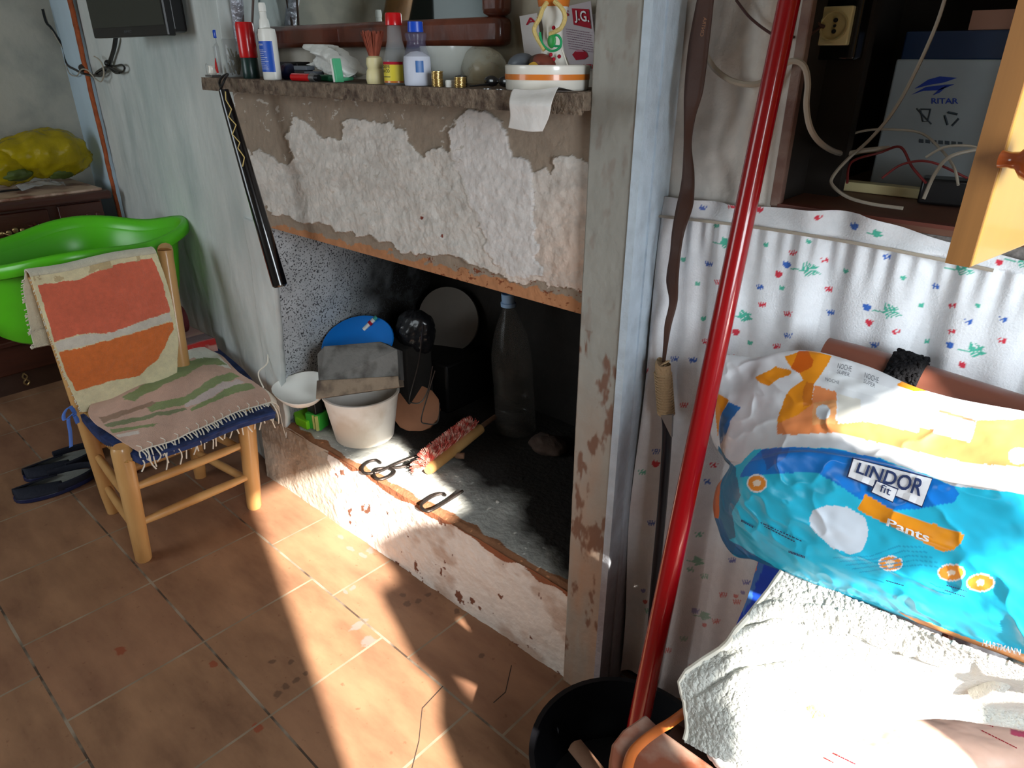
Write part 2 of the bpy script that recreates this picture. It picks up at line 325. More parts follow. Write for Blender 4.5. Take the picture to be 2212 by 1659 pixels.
# ------------------------------------------------------------------ floor
def floor_mat():
    m = bpy.data.materials.new('terracotta_tiles'); m.use_nodes = True; nt = m.node_tree; N = nt.nodes; L = nt.links; b = N['Principled BSDF']
    tc = N.new('ShaderNodeTexCoord'); mp = N.new('ShaderNodeMapping'); mp.inputs['Rotation'].default_value = (0, 0, math.radians(1.04)); L.new(tc.outputs['Object'], mp.inputs[0])
    sp = N.new('ShaderNodeSeparateXYZ'); L.new(mp.outputs[0], sp.inputs[0])
    def mth(op, a, b_=None, c=None):
        n = N.new('ShaderNodeMath'); n.operation = op
        for i, q in enumerate((a, b_, c)):
            if q is None: continue
            if isinstance(q, (int, float)): n.inputs[i].default_value = q
            else: L.new(q, n.inputs[i])
        return n.outputs[0]
    u, v = sp.outputs[0], sp.outputs[1]
    vv = mth('DIVIDE', mth('SUBTRACT', v, .128), .3535); row = mth('FLOOR', vv)
    off = mth('ADD', mth('MULTIPLY', mth('GREATER_THAN', row, 1.5), .111), mth('MULTIPLY', mth('LESS_THAN', row, -.5), .15))
    uu = mth('DIVIDE', mth('SUBTRACT', mth('ADD', u, 3.413), off), .3585); cl = mth('FLOOR', uu)
    def edge(q): f = mth('FRACT', q); return mth('MINIMUM', f, mth('SUBTRACT', 1.0, f))
    nz = N.new('ShaderNodeTexNoise'); nz.inputs['Scale'].default_value = 9; nz.inputs['Detail'].default_value = 4; L.new(mp.outputs[0], nz.inputs['Vector'])
    wd = mth('MULTIPLY_ADD', nz.outputs['Fac'], .009, .0045)
    e = mth('MINIMUM', edge(uu), edge(vv)); g = mth('LESS_THAN', e, wd)
    wn = N.new('ShaderNodeTexWhiteNoise'); wn.noise_dimensions = '2D'; cb = N.new('ShaderNodeCombineXYZ'); L.new(row, cb.inputs[0]); L.new(cl, cb.inputs[1]); L.new(cb.outputs[0], wn.inputs['Vector'])
    def rgbmix(f, a, c, bl='MIX'):
        n = N.new('ShaderNodeMix'); n.data_type = 'RGBA'; n.blend_type = bl
        for q, s_ in ((f, 0), (a, 6), (c, 7)):
            if isinstance(q, tuple): n.inputs[s_].default_value = (*lin(q), 1)
            elif isinstance(q, (int, float)): n.inputs[s_].default_value = q
            else: L.new(q, n.inputs[s_])
        return n.outputs[2]
    n2 = N.new('ShaderNodeTexNoise'); n2.inputs['Scale'].default_value = 3.2; n2.inputs['Detail'].default_value = 7; n2.inputs['Roughness'].default_value = .6
    st = N.new('ShaderNodeMapping'); st.inputs['Scale'].default_value = (1, 2.6, 1); L.new(mp.outputs[0], st.inputs[0]); L.new(st.outputs[0], n2.inputs['Vector'])
    r1 = N.new('ShaderNodeMapRange'); r1.inputs[1].default_value = .35; r1.inputs[2].default_value = .68; L.new(n2.outputs['Fac'], r1.inputs[0])
    c = rgbmix(r1.outputs[0], (160, 120, 90), (120, 86, 64)); c = rgbmix(mth('MULTIPLY', wn.outputs['Value'], .3), c, (140, 94, 76))
    n3 = N.new('ShaderNodeTexNoise'); n3.inputs['Scale'].default_value = 55; n3.inputs['Detail'].default_value = 5; L.new(mp.outputs[0], n3.inputs['Vector'])
    r3 = N.new('ShaderNodeMapRange'); r3.inputs[1].default_value = .66; r3.inputs[2].default_value = .72; r3.inputs[4].default_value = .5; L.new(n3.outputs['Fac'], r3.inputs[0]); c = rgbmix(r3.outputs[0], c, (110, 70, 50))
    # stains with a shape of their own: grease drops, cement smears
    ob = N.new('ShaderNodeSeparateXYZ'); L.new(tc.outputs['Object'], ob.inputs[0])
    def spot(px, py, r, colr, s=.8, asp=1.0):
        nonlocal c
        p = OZ(px, py, 0); dx = mth('SUBTRACT', ob.outputs[0], float(p[0])); dy = mth('SUBTRACT', ob.outputs[1], float(p[1]))
        d = mth('SQRT', mth('ADD', mth('POWER', dx, 2.0), mth('POWER', mth('MULTIPLY', dy, asp), 2.0))); d = mth('ADD', d, mth('MULTIPLY', mth('SUBTRACT', n3.outputs['Fac'], .5), r*2.2))
        mr = N.new('ShaderNodeMapRange'); mr.inputs[1].default_value = r; mr.inputs[2].default_value = r*.7; mr.inputs[4].default_value = s; L.new(d, mr.inputs[0]); c = rgbmix(mr.outputs[0], c, colr)
    for q in ((640,1468,.011),(616,1483,.011),(600,1500,.012),(628,1430,.009),(587,1430,.010),(880,1304,.013),(905,1297,.012),(925,1285,.010),(987,1320,.012),(870,1285,.012),(1040,1417,.009),(660,1455,.008)): spot(*q, (62, 46, 38), .55)
    for q in ((460,1435,.014),(555,1572,.017),(262,1405,.02)): spot(*q, (140, 66, 42), .8, 1.4)
    for q in ((745,1278,.016,2.2),(762,1270,.012,1),(795,1385,.022,1),(775,1350,.016,.5),(757,1185,.02,2),(785,1200,.02,2.4),(800,1190,.02,1.5),(735,1160,.016,2)): spot(q[0], q[1], q[2], (122, 126, 124), .55, q[3])
    gr_ = N.new('ShaderNodeMapRange'); gr_.inputs[1].default_value = .4; gr_.inputs[2].default_value = .6; L.new(nz.outputs['Fac'], gr_.inputs[0]); gc = rgbmix(gr_.outputs[0], (74, 60, 50), (150, 134, 116)); gc = rgbmix(mth('MULTIPLY', mth('LESS_THAN', edge(uu), wd), .7), gc, (150, 132, 110)); c = rgbmix(g, c, gc)
    L.new(c, b.inputs['Base Color']); b.inputs['Specular IOR Level'].default_value = .35
    rr = N.new('ShaderNodeMapRange'); rr.inputs[3].default_value = .38; rr.inputs[4].default_value = .62; L.new(n2.outputs['Fac'], rr.inputs[0]); L.new(rr.outputs[0], b.inputs['Roughness'])
    bp = N.new('ShaderNodeBump'); bp.inputs['Strength'].default_value = .5; bp.inputs['Distance'].default_value = .004
    L.new(mth('SUBTRACT', mth('MULTIPLY', n2.outputs['Fac'], .5), g), bp.inputs['Height']); L.new(bp.outputs[0], b.inputs['Normal']); return m
fl = MB().b2((-4.6, -2.4, -.08), (1.4, 2.0, 0)).build('floor', floor_mat(), smooth=False, loc=np.zeros(3)); struct(fl)
m_crack = mat('crack_dark', (50, 38, 32), .9)
for cpx in ([(957,1482),(912,1530),(905,1600),(890,1659),(880,1680)], [(1105,1437),(1092,1495),(1066,1518)]):
    pts = [OZ(x, y, .0004) for x, y in cpx]; b = MB()
    L_ = [p+np.array([-.0014, 0, 0]) for p in pts]; R_ = [p+np.array([.0014, 0, 0]) for p in pts]; b.grid(np.array([L_, R_])); b.build('floor_crack', m_crack, fl)

# ------------------------------------------------------------------ walls
YB = 1.107; SL = .15
def wy(x): return YB-SL*(x+2.1)
def wbp(x, y): return OP(x, y, (-2.1, YB, 0), (SL, 1, 0))
def rough_wall(P, nrm, amp=.006, f=5, s=0):
    n = fbm(P[..., 0]*f, P[..., 1]*f, P[..., 2]*f, s=s, o=5); return P+np.array(nrm)*(n*amp)[..., None]
X, Z = np.meshgrid(np.linspace(-4.34, -2.08, 220), np.linspace(0, 2.6, 240)); P = np.stack([X, wy(X), Z], -1)
P = rough_wall(P, (0, -1, 0), .008, 4); struct(MB().grid(P).build('wall_back', m_wallB, solid=.12, offs=-1))
struct(MB().b2((-4.46, -2.4, 0), (-4.34, 1.6, 2.6)).build('wall_left', m_wallL, smooth=False))
struct(MB().b2((-4.46, -2.5, 0), (1.2, -2.4, 2.6)).build('wall_front', m_tile, smooth=False))
struct(MB().b2((-4.46, -2.5, 2.6), (1.2, 2.1, 2.7)).build('ceiling', mat('ceiling_paint', (170, 166, 156), .9), smooth=False))
# wall to the right of the photographer, with the doorway the sun comes through
b = MB(); b.b2((1.0, -2.4, 0), (1.12, -1.95, 2.6)).b2((1.0, -.95, 0), (1.12, -.22, 2.6)).b2((1.0, .84, 0), (1.12, 2.1, 2.6)).b2((1.0, -.22, 2.01), (1.12, .84, 2.6)).b2((1.0, -1.95, 0), (1.12, -.95, 2.6))
struct(b.build('wall_right', m_white, smooth=False))
# unseen cloth added across the doorway, cut out to shape the sun patches
def sunY(P_, X0=1.06):
    t = (X0-P_[0])/SD[0]; q = P_+SD*t; return (q[1], q[2])
A1 = [(-.24, .6), (-.22, .9), (-.20, 1.3), (-.235, 1.5), (-.26, 1.7), (-.3, 1.85), (-.3, 2.1), (.33, 2.1), (.345, 1.81), (.38, 1.70), (.30, 1.69), (.23, 1.695), (.145, 1.65), (.17, 1.52), (.095, 1.515), (.09, 1.33), (.12, 1.27), (.07, 1.21), (.06, 1.14), (.06, .6)]
A2 = [(.235, 1.2), (.24, 1.32), (.275, 1.45), (.33, 1.52), (.42, 1.585), (.47, 1.66), (.478, 1.72), (.46, 1.82), (.66, 1.84), (.64, 1.62), (.52, 1.50), (.54, 1.40), (.585, 1.33), (.585, 1.15), (.235, 1.13)]
A3 = [(.185, 1.275), (.232, 1.185), (.195, 1.172), (.182, 1.20)]
A3 = [(y-.022, z+.03) for y, z in A3]
A1 = [(y-.022, z+.0) for y, z in A1]
st_ = .0075; b = MB(); idx = {}
ys = np.arange(-.22, .84, st_); zs = np.arange(.02, 2.01, st_); YY, ZZ = np.meshgrid(ys, zs, indexing='ij'); op = inpoly(YY, ZZ, A1) | inpoly(YY, ZZ, A2) | inpoly(YY, ZZ, A3)
def vid(i, j):
    k = (i, j)
    if k not in idx: idx[k] = len(b.v); yy = -.22+(i-.5)*st_; b.v.append((1.06+.004*math.sin(yy*60), yy, .02+(j-.5)*st_))
    return idx[k]
for i in range(len(ys)):
    for j in range(len(zs)):
        if not op[i, j]: b.f.append((vid(i, j), vid(i+1, j), vid(i+1, j+1), vid(i, j+1)))
tag(b.build('sun_mask', mat('sun_mask_cloth', (90, 84, 80), .9), solid=.004), 'unseen dark cloth added in the doorway to shape the sun patches', 'curtain')

# ------------------------------------------------------------------ fireplace
fp = thing('fireplace', 'old plastered fireplace with peeling hood panel, raised hearth and soot black interior', 'fireplace', (-1.43, 1.107, 0))
XL, XR, ZH, ZL, ZT = -1.995, -.768, .288, 1.02, 1.415
S = lambda L, ox, oy, k: [(ox+x*k, oy+y*k) for x, y in L]
white = S([(240,300),(350,500),(400,480),(520,545),(590,520),(540,400),(570,310),(660,350),(740,400),(820,420),(840,320),(980,310),(1080,340),(1160,370),(1200,430),(1260,500),(1330,470),(1400,500),(1430,480),(1415,380),(1440,310),(1510,260),(1560,240),(1640,270),(1700,340),(1725,440),(1740,480),(1800,520),(1850,600),(1900,575),(1960,600),(1955,515),(2060,515),(2130,545),(2180,570),(2175,900),(2160,1250),(2050,1230),(1900,1180),(1800,1180),(1700,1170),(1650,1120),(1550,1100),(1480,1060),(1400,1040),(1350,1030),(1260,1040),(1200,1010),(1130,1005),(1050,960),(940,930),(850,920),(760,890),(700,870),(620,860),(500,815),(420,800),(380,700),(330,560)], 400, 130, .4069)
fresh = S([(1415,380),(1440,310),(1510,260),(1560,240),(1640,270),(1700,340),(1725,440),(1740,480),(1800,520),(1850,600),(1860,900),(1880,1150),(1700,1130),(1620,1040),(1560,860),(1500,720),(1440,580)], 400, 130, .4069)
lowband = [(560,470),(800,545),(1000,590),(1268,650),(1268,720),(560,500)]
hoodpaint = paint((146, 130, 114), [('p', [(560,478),(700,512),(900,560),(1100,610),(1290,660),(1290,700),(540,500)], (176, 122, 84)), ('p', white, (204, 198, 191)), ('f', lambda x, y, P: np.clip((x-1020)/220, 0, 1)*np.clip((y-330)/220, 0, 1)*.6*inpoly(x, y, white), (206, 170, 146)),
    ('f', lambda x, y, P: np.clip((fbm(x*.03, y*.04, s=91)-.12)*3, 0, .35)*inpoly(x, y, white), (180, 171, 163)), ('p', fresh, (210, 204, 200)), ('f', lambda x, y, P: (fbm(x*.12, y*.12, s=5) > .42) & (fbm(x*.02, y*.02, s=8) > .0) & (x < 1060) & (y < 470), (188, 180, 170)),
    ('f', lambda x, y, P: (fbm(x*.10, y*.16, s=31) > .40) & (y > 505+.22*(x-700)) & (x > 900), (120, 62, 34)),
    ('e', (911,471,3.5,4), (120, 50, 34)), ('e', (955,510,3,4), (120, 50, 34))], wob=16, wf=.045, var=.14, vf=.05)
nx, nz_ = 470, 190
X, Z = np.meshgrid(np.linspace(-2.09, XR, nx), np.linspace(ZL, ZT, nz_)); P = np.stack([X, np.full_like(X, YB), Z], -1)
px, py = PR(P); wx = fbm(px*.045, py*.045, s=3)*16; wy_ = fbm(px*.045, py*.045, s=12)*16
isw = inpoly(px+wx, py+wy_, white).reshape(X.shape).astype(float); isf = inpoly(px+wx, py+wy_, fresh).reshape(X.shape).astype(float)
rel = isw*(.004+.007*np.clip(fbm(X*14, Z*16, s=40, o=5), -1, 1)*(1-.7*isf)+.0022*fbm(X*60, Z*60, s=44))+isf*.0025
P[..., 1] -= rel
b = MB().grid(P); n0 = len(b.v)
b.build('hood_panel', m_vcp, fp, vc=hoodpaint, ang=0)
XLf = lambda z: -1.99-.11*(ZL-z)
b = MB().b2((-2.09, YB+.016, ZL), (XR, YB+.10, ZT)); b.build('hood_core', m_vcp, fp, smooth=False, vc=lambda V: np.tile(lin((176, 122, 84)), (len(V), 1)))
# left jamb plaster in front of the granite slab
U, Z = np.meshgrid(np.linspace(0, 1, 30), np.linspace(0, ZL+.01, 160)); X = -2.14-.06*(1-Z)+U*(XLf(Z)+.004+.003*vnoise(Z*40, Z*0)+2.14+.06*(1-Z)); P = np.stack([X, np.where(X < -2.1, wy(X), YB)-.006, Z], -1); P[..., 1] -= .006*fbm(P[..., 0]*9, Z*9, s=3)
MB().grid(P).build('jamb_plaster', m_wallB, fp, solid=.02, offs=-1)
# granite slabs at the left inside
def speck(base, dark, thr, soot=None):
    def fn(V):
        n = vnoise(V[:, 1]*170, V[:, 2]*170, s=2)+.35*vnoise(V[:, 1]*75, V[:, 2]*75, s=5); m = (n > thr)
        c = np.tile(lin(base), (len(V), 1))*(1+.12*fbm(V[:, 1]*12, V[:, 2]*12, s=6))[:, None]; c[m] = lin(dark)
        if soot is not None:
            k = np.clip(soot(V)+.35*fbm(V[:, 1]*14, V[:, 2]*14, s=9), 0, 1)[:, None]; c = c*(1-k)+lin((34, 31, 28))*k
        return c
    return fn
y1 = OX(768, 640, XL)[1]; y2 = OX(880, 640, XL)[1]
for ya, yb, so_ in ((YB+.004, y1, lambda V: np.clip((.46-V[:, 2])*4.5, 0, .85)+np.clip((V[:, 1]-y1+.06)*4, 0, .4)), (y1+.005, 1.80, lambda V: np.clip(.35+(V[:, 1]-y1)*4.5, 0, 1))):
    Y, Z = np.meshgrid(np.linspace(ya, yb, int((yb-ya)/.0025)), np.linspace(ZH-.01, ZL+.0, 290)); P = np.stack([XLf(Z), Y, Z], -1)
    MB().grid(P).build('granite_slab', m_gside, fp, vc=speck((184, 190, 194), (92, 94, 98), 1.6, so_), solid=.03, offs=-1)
YK = 1.80
MB().b2((XL-.15, YK, 0), (XR+.1, YK+.06, 1.40)).build('fireback', m_soot, fp, smooth=False)
MB().b2((XR+.002, YB+.1, 0), (XR+.06, YK, 1.40)).build('side_masonry', m_soot, fp, smooth=False)
MB().b2((XL-.1, YB+.1, 1.36), (XR+.06, YK, 1.40)).build('smoke_chamber', m_soot, fp, smooth=False)
MB().b2((XL-.08, YB+.1, ZL), (XL-.0, YK, 1.40)).build('side_masonry', m_soot, fp, smooth=False)
# hearth: stone top with soot, plaster front
X, Y = np.meshgrid(np.linspace(-2.1, XR, 420), np.linspace(YB-.006, YK, 260)); P = np.stack([X, Y, np.full_like(X, ZH)], -1); P[..., 2] += .003*fbm(X*8, Y*8, s=2)-.012*np.clip((YB+.012-Y)/.018, 0, 1)
def hearthc(V):
    n = fbm(V[:, 0]*7, V[:, 1]*9, s=3); k = np.clip((V[:, 1]-1.235)*9+n*.9+np.clip((V[:, 0]+1.12)*5, 0, 1.6)+np.clip((-1.78-V[:, 0])*3, 0, .5), 0, 1)[:, None]
    c = np.tile(lin((176, 176, 170)), (len(V), 1))*(1+.2*fbm(V[:, 0]*30, V[:, 1]*30, s=8))[:, None]; c = c*(1-k)+lin((36, 32, 29))*k
    e = (V[:, 1] < YB+.022+.012*vnoise(V[:, 0]*22, V[:, 0]*0, s=4)); c[e] = lin((142, 96, 66)); sp = (vnoise(V[:, 0]*90, V[:, 1]*90, s=14) > .86); c[sp] *= 2.2; return np.clip(c, 0, 1)
MB().grid(P).build('hearth_top', m_slab, fp, vc=hearthc)
X, Z = np.meshgrid(np.linspace(-2.25, XR+.005, 420), np.linspace(-.0, ZH-.004, 110)); P = np.stack([X, np.full_like(X, YB), Z], -1); P[..., 1] -= .006+.012*(1-Z/ZH)+.006*fbm(X*9, Z*12, s=50, o=5)+.0015*fbm(X*50, Z*60, s=52)
def hf(V):
    c = np.tile(lin((226, 214, 204)), (len(V), 1))*(1+.07*fbm(V[:, 0]*8, V[:, 2]*8, s=3))[:, None]
    n = fbm(V[:, 0]*9, V[:, 2]*13, s=7)
    m = np.clip((n-.12)*3, 0, 1)*np.clip((V[:, 0]+1.75)*1.2, 0, .55); c = c*(1-m[:, None])+lin((170, 128, 98))*m[:, None]
    e = (V[:, 2] > ZH-.02-.018*vnoise(V[:, 0]*16, V[:, 0]*0, s=3)); c[e] = lin((142, 84, 54)); k = (fbm(V[:, 0]*30, V[:, 2]*22, s=17) > .46); c[k] = lin((120, 74, 54))
    g = (V[:, 0] < -1.78-.08*n); c[g] = lin((176, 162, 146)); return c
MB().grid(P).build('hearth_front', m_vcp, fp, vc=hf, ang=0)
MB().b2((-2.1, YB+.0, 0), (XR, YK, ZH-.02)).build('hearth_core', m_soot, fp, smooth=False)
# mantel shelf
YM = 1.0; ZM = 1.446
ma = OY(415, 170, YM); mb_ = OY(1262, 215, YM); b = MB()
pts = [(ma[0], YM+.03), (ma[0], 1.25), (XR-.001, 1.25), (XR-.001, YM+.075), (XR-.012, YM+.05), (mb_[0], YM), (-1.5, YM-.004)]
b = MB().prism([(x, y, ZM-.032) for x, y in pts], (0, 0, .032))
X, Z = np.meshgrid(np.linspace(ma[0], mb_[0], 260), np.linspace(ZM-.033, ZM+.0006, 12)); P = np.stack([X, np.full_like(X, YM-.004), Z], -1)
P[..., 1] += .03*np.clip((ma[0]+.68-X)/.68, 0, 1)*1.0; P[..., 1] -= .004*fbm(X*30, Z*30, s=3)
mantel = b.build('mantel_shelf', mat('brown_stone', (124, 108, 92), .8, bump=.9, bs=120, var=.3, vs_=70, c2=(78, 62, 52), mixs=40), smooth=False, bev=.002)
tag(mantel, 'long rough brown stone mantel shelf crowded with toiletries above the fireplace', 'shelf')
b = MB().grid(P); b.build('chipped_edge', mat('brown_stone', ), mantel)
# wall behind the mantel
YA = 1.26
X, Z = np.meshgrid(np.linspace(-2.32, XR, 120), np.linspace(ZM-.04, 2.6, 90)); P = np.stack([X, np.full_like(X, YA), Z], -1); P = rough_wall(P, (0, -1, 0), .005, 6, 4)
struct(MB().grid(P).build('wall_back', mat('stained_wall', (190, 184, 172), .85, bump=.4, bs=16, var=.08, vs_=5, c2=(150, 138, 116), mixs=4), solid=.06, offs=-1))
# mirror
Ym = 1.235
q = [OY(500, 108, Ym), OY(1100, 105, Ym)]; x0, x1, z0 = q[0][0], q[1][0], q[1][2]; z0 = ZM+.075; z1 = z0+.62
mr = thing('wall_mirror', 'rectangular mirror in a thick red-brown wooden frame standing behind the mantel clutter', 'mirror', ((x0+x1)/2, Ym, z0))
fw_ = .058
def bar(a, c): return MB().b2((a[0], Ym-.03, a[1]), (c[0], Ym+.015, c[1]))
for a, c in (((x0, z0), (x1, z0+fw_)), ((x0, z1-fw_), (x1, z1)), ((x0, z0+fw_), (x0+fw_, z1-fw_)), ((x1-fw_, z0+fw_), (x1, z1-fw_))): bar(a, c).build('frame_bar', m_frame, mr, bev=.014)
MB().b2((x0+fw_-.004, Ym-.008, z0+fw_-.004), (x1-fw_+.004, Ym+.0, z1-fw_+.004)).build('mirror_pane', m_mirror, mr, smooth=False)
# things the mirror shows, standing behind the viewer
def cyl2(a, c, r0, r1=None, n=12): return MB().tube([a, (np.array(a)+np.array(c))/2, c], [r0, r0, r1 or r0], n)
tag(MB().tube([(-3.9, -.55, 1.2), (-3.8, -.75, 1.75), (-3.75, -1.0, 2.6)], [.07, .08, .09], 12).build('roof_prop', mat('old_log', (126, 88, 48), .7, bump=.6, bs=20, var=.3)), 'crooked brown log prop seen slanting across the left of the mirror', 'log')
tag(MB().b2((-4.33, -2.1, 0), (-3.9, -1.15, 1.95)).build('dark_cupboard', mat('dark_green_paint', (26, 38, 38), .4), bev=.01), 'tall dark green cupboard reflected in the middle of the mirror', 'cupboard')
tp = tag(MB().b2((-3.6, -2.395, 1.1), (-2.9, -2.37, 2.2)).build('tapestry', mat('patterned_cloth', (120, 104, 88), .9, c2=(40, 32, 30), mixs=16, var=.3, vs_=40), smooth=False), 'patterned brown wall cloth reflected at the right of the mirror', 'tapestry')
tag(MB().b2((-2.8, -2.395, 1.2), (-2.45, -2.37, 2.1)).build('red_cloth', mat('red_cloth', (170, 50, 36), .8, c2=(90, 90, 40), mixs=14), smooth=False), 'red cloth hanging beside the brown wall cloth, seen in the mirror', 'cloth')

# ------------------------------------------------------------------ posts
def postc(V):
    n = fbm(V[:, 0]*18, V[:, 2]*5, s=3); c = np.tile(lin((152, 150, 142)), (len(V), 1)); k = (np.clip((.95-V[:, 2])*1.6, 0, .75)*np.clip(.75+n, 0, 1))[:, None]; c = c*(1-k)+lin((172, 132, 104))*k
    k = np.clip((fbm(V[:, 0]*40, V[:, 2]*16, s=9)-.22)*6, 0, 1)[:, None]*(.25+.6*(V[:, 2] < 1.0))[:, None]; return c*(1-k)+lin((112, 72, 52))*k
X, Z = np.meshgrid(np.linspace(-.768, -.672, 40), np.linspace(0, 2.6, 800)); P = np.stack([X, 1.082-.0015*fbm(X*30, Z*12, s=5), Z], -1)
post = struct(MB().grid(P).build('trim_1', mat('grey_painted_post_worn', vc=True, rough=.7, bump=.3, bs=40, var=.08, vs_=12), vc=postc, solid=.11, offs=-1, ang=0))
b = MB().b2((-.672, 1.078, 0), (-.655, 1.092, 2.6)); b.b2((-.672, 1.094, 0), (-.660, 1.196, 2.6)); b.b2((-.672, 1.128, 0), (-.656, 1.142, 2.6)); b = MB()
for xa_, xb_, ya_, yb_ in ((-.672, -.655, 1.078, 1.092), (-.672, -.660, 1.094, 1.196), (-.672, -.656, 1.128, 1.142)):
    for q in range(60): z_ = q*2.6/60; b.b2((xa_, ya_, z_), (xb_, yb_, z_+2.6/60))
def casc(V):
    n = fbm(V[:, 1]*30, V[:, 2]*6, s=13); k = (np.clip((.9-V[:, 2])*2, 0, .8)*np.clip(.8+n, 0, 1))[:, None]; return lin((190, 204, 216))*(1-k)+lin((128, 104, 100))*k
o = b.build('door_casing', mat('casing_paint', vc=True, rough=.6, bump=.4, bs=60, var=.12, vs_=30), post, smooth=False, vc=casc); plabel(o, 'pale blue-white painted casing strip')
# left corner post with the rusty seam
n_ = np.array([SL, 1, 0])/math.hypot(1, SL)
def edge_x(p0, p1):
    a, c = wbp(*p0), wbp(*p1); k = (a[0]-c[0])/(a[2]-c[2]); return lambda z: c[0]+(z-c[2])*k
eL, eR, eG = edge_x((110, 0), (228, 465)), edge_x((163, 0), (262, 430)), edge_x((84, 0), (170, 340))
def strip(fa, fb, o0, o1):
    b = MB(); rows = []
    for z in np.linspace(0, 2.6, 14):
        xa, xb = fa(z), fb(z); rows.append([np.array([xa, wy(xa), z])-n_*o1, np.array([xa, wy(xa), z])-n_*o0, np.array([xb, wy(xb), z])-n_*o0, np.array([xb, wy(xb), z])-n_*o1])
    return b.grid(np.array(rows))
lp = struct(strip(eL, eR, .03, -.02).build('trim_2', m_blue, smooth=False))
strip(lambda z: max(eG(z), -4.335), eL, .012, -.02).build('wall_shade_strip', mat('wall_shade_grey_green', (128, 136, 130), .7), lp, smooth=False)  # added strip; its grey-green colour stands in for shaded wall beside the post
zz = np.linspace(0, 2.6, 160); jit = .008*fbm(zz*12, zz*0, s=4); wdt = .012+.018*np.clip((zz-.7)/.9, 0, 1)+.006*fbm(zz*20, zz*0, s=9)
Lp = np.array([np.array([eR(z)-.004+j, wy(eR(z))-.03, z]) for z, j in zip(zz, jit)]); Rp = Lp+np.array([1, -SL, 0])*wdt[:, None]
MB().grid(np.array([Lp-[0, .002, 0], Rp+[0, .01, 0]])).build('rust_seam', m_rust, lp, solid=.006)

# ------------------------------------------------------------------ television
Yt = 1.11
tl, brp = OY(207, 83, Yt-.05), OY(367, 74, Yt-.05)
tv = thing('television', 'flat black television hung on the whitewashed wall, only its lower half in view', 'television', ((tl[0]+brp[0])/2, Yt, tl[2]))
xa, xb, z0 = tl[0], brp[0], tl[2]-.0; RT = Ry(0)
MB().b2((xa, Yt-.055, z0), (xb, Yt-.03, z0+.42)).build('bezel', m_black, tv, bev=.004, smooth=False)
MB().b2((xa+.012, Yt-.057, z0+.03), (xb-.012, Yt-.05, z0+.408)).build('screen', m_screen, tv, smooth=False)
MB().b2((xa+.04, Yt-.03, z0+.01), (xb-.02, Yt+.02, z0+.38)).build('back_housing', m_black, tv, bev=.01, smooth=False)
MB().b2((xa+.2, Yt+.0, z0+.12), (xb-.2, wy(-2.9)+.01, z0+.3)).build('wall_bracket', m_black, tv, smooth=False)
text3('SMC', quadfit([(268,71),(284,70),(284,65),(268,66)], lambda x, y: OY(x, y, Yt-.059)), 'logo', m_grey, tv)
cb_ = thing('cable_bundle', 'tangled black and white cables with a bow, hanging below the television', 'cable', wbp(245, 150)-n_*.02)
def wcp(p, off): q = wbp(*p)-n_*(off+.012*(p[0] < 215)); return q if q[0] > -4.30 else OX(*p, -4.30)
def wcab(pts, r, m, nm, par, off=.02, n=50): return MB().tube(cpath([wcp(p, off) for p in pts], n), r, 6).build(nm, m, par)
wcab([(262,82),(258,105),(250,130),(246,140)], .009, m_black, 'power_cable', cb_)
wcab([(92,20),(100,48),(112,62),(137,104),(160,138),(178,150),(200,160),(215,163),(228,158),(238,150),(246,140)], .006, m_black, 'antenna_cable', cb_)
wcab([(95,18),(105,50),(125,88),(140,110)], .003, m_cable, 'white_wire', cb_, .032)
wcab([(250,142),(262,142),(275,140),(281,147),(276,156),(262,154),(250,146)], .004, m_black, 'cable_loop', cb_)
wcab([(248,143),(262,150),(272,157),(262,157),(248,146)], .004, m_black, 'cable_loop', cb_, .024)
wcab([(246,144),(232,150),(220,160),(232,164),(242,152)], .005, m_black, 'cable_loop', cb_, .026)
MB().ball(wbp(195, 147)-n_*.03, (.035, .018, .018)).build('plug', mat('dark_tape', (46, 38, 34), .7), cb_)
wcab([(165,140),(172,158),(188,164),(200,150),(214,152),(222,168),(236,176),(243,160),(240,140),(232,128),(222,122)], .003, m_cable, 'white_wire', cb_, .034)
MB().ball(wbp(247, 137)-n_*.025, .014).build('cable_tie', m_black, cb_)

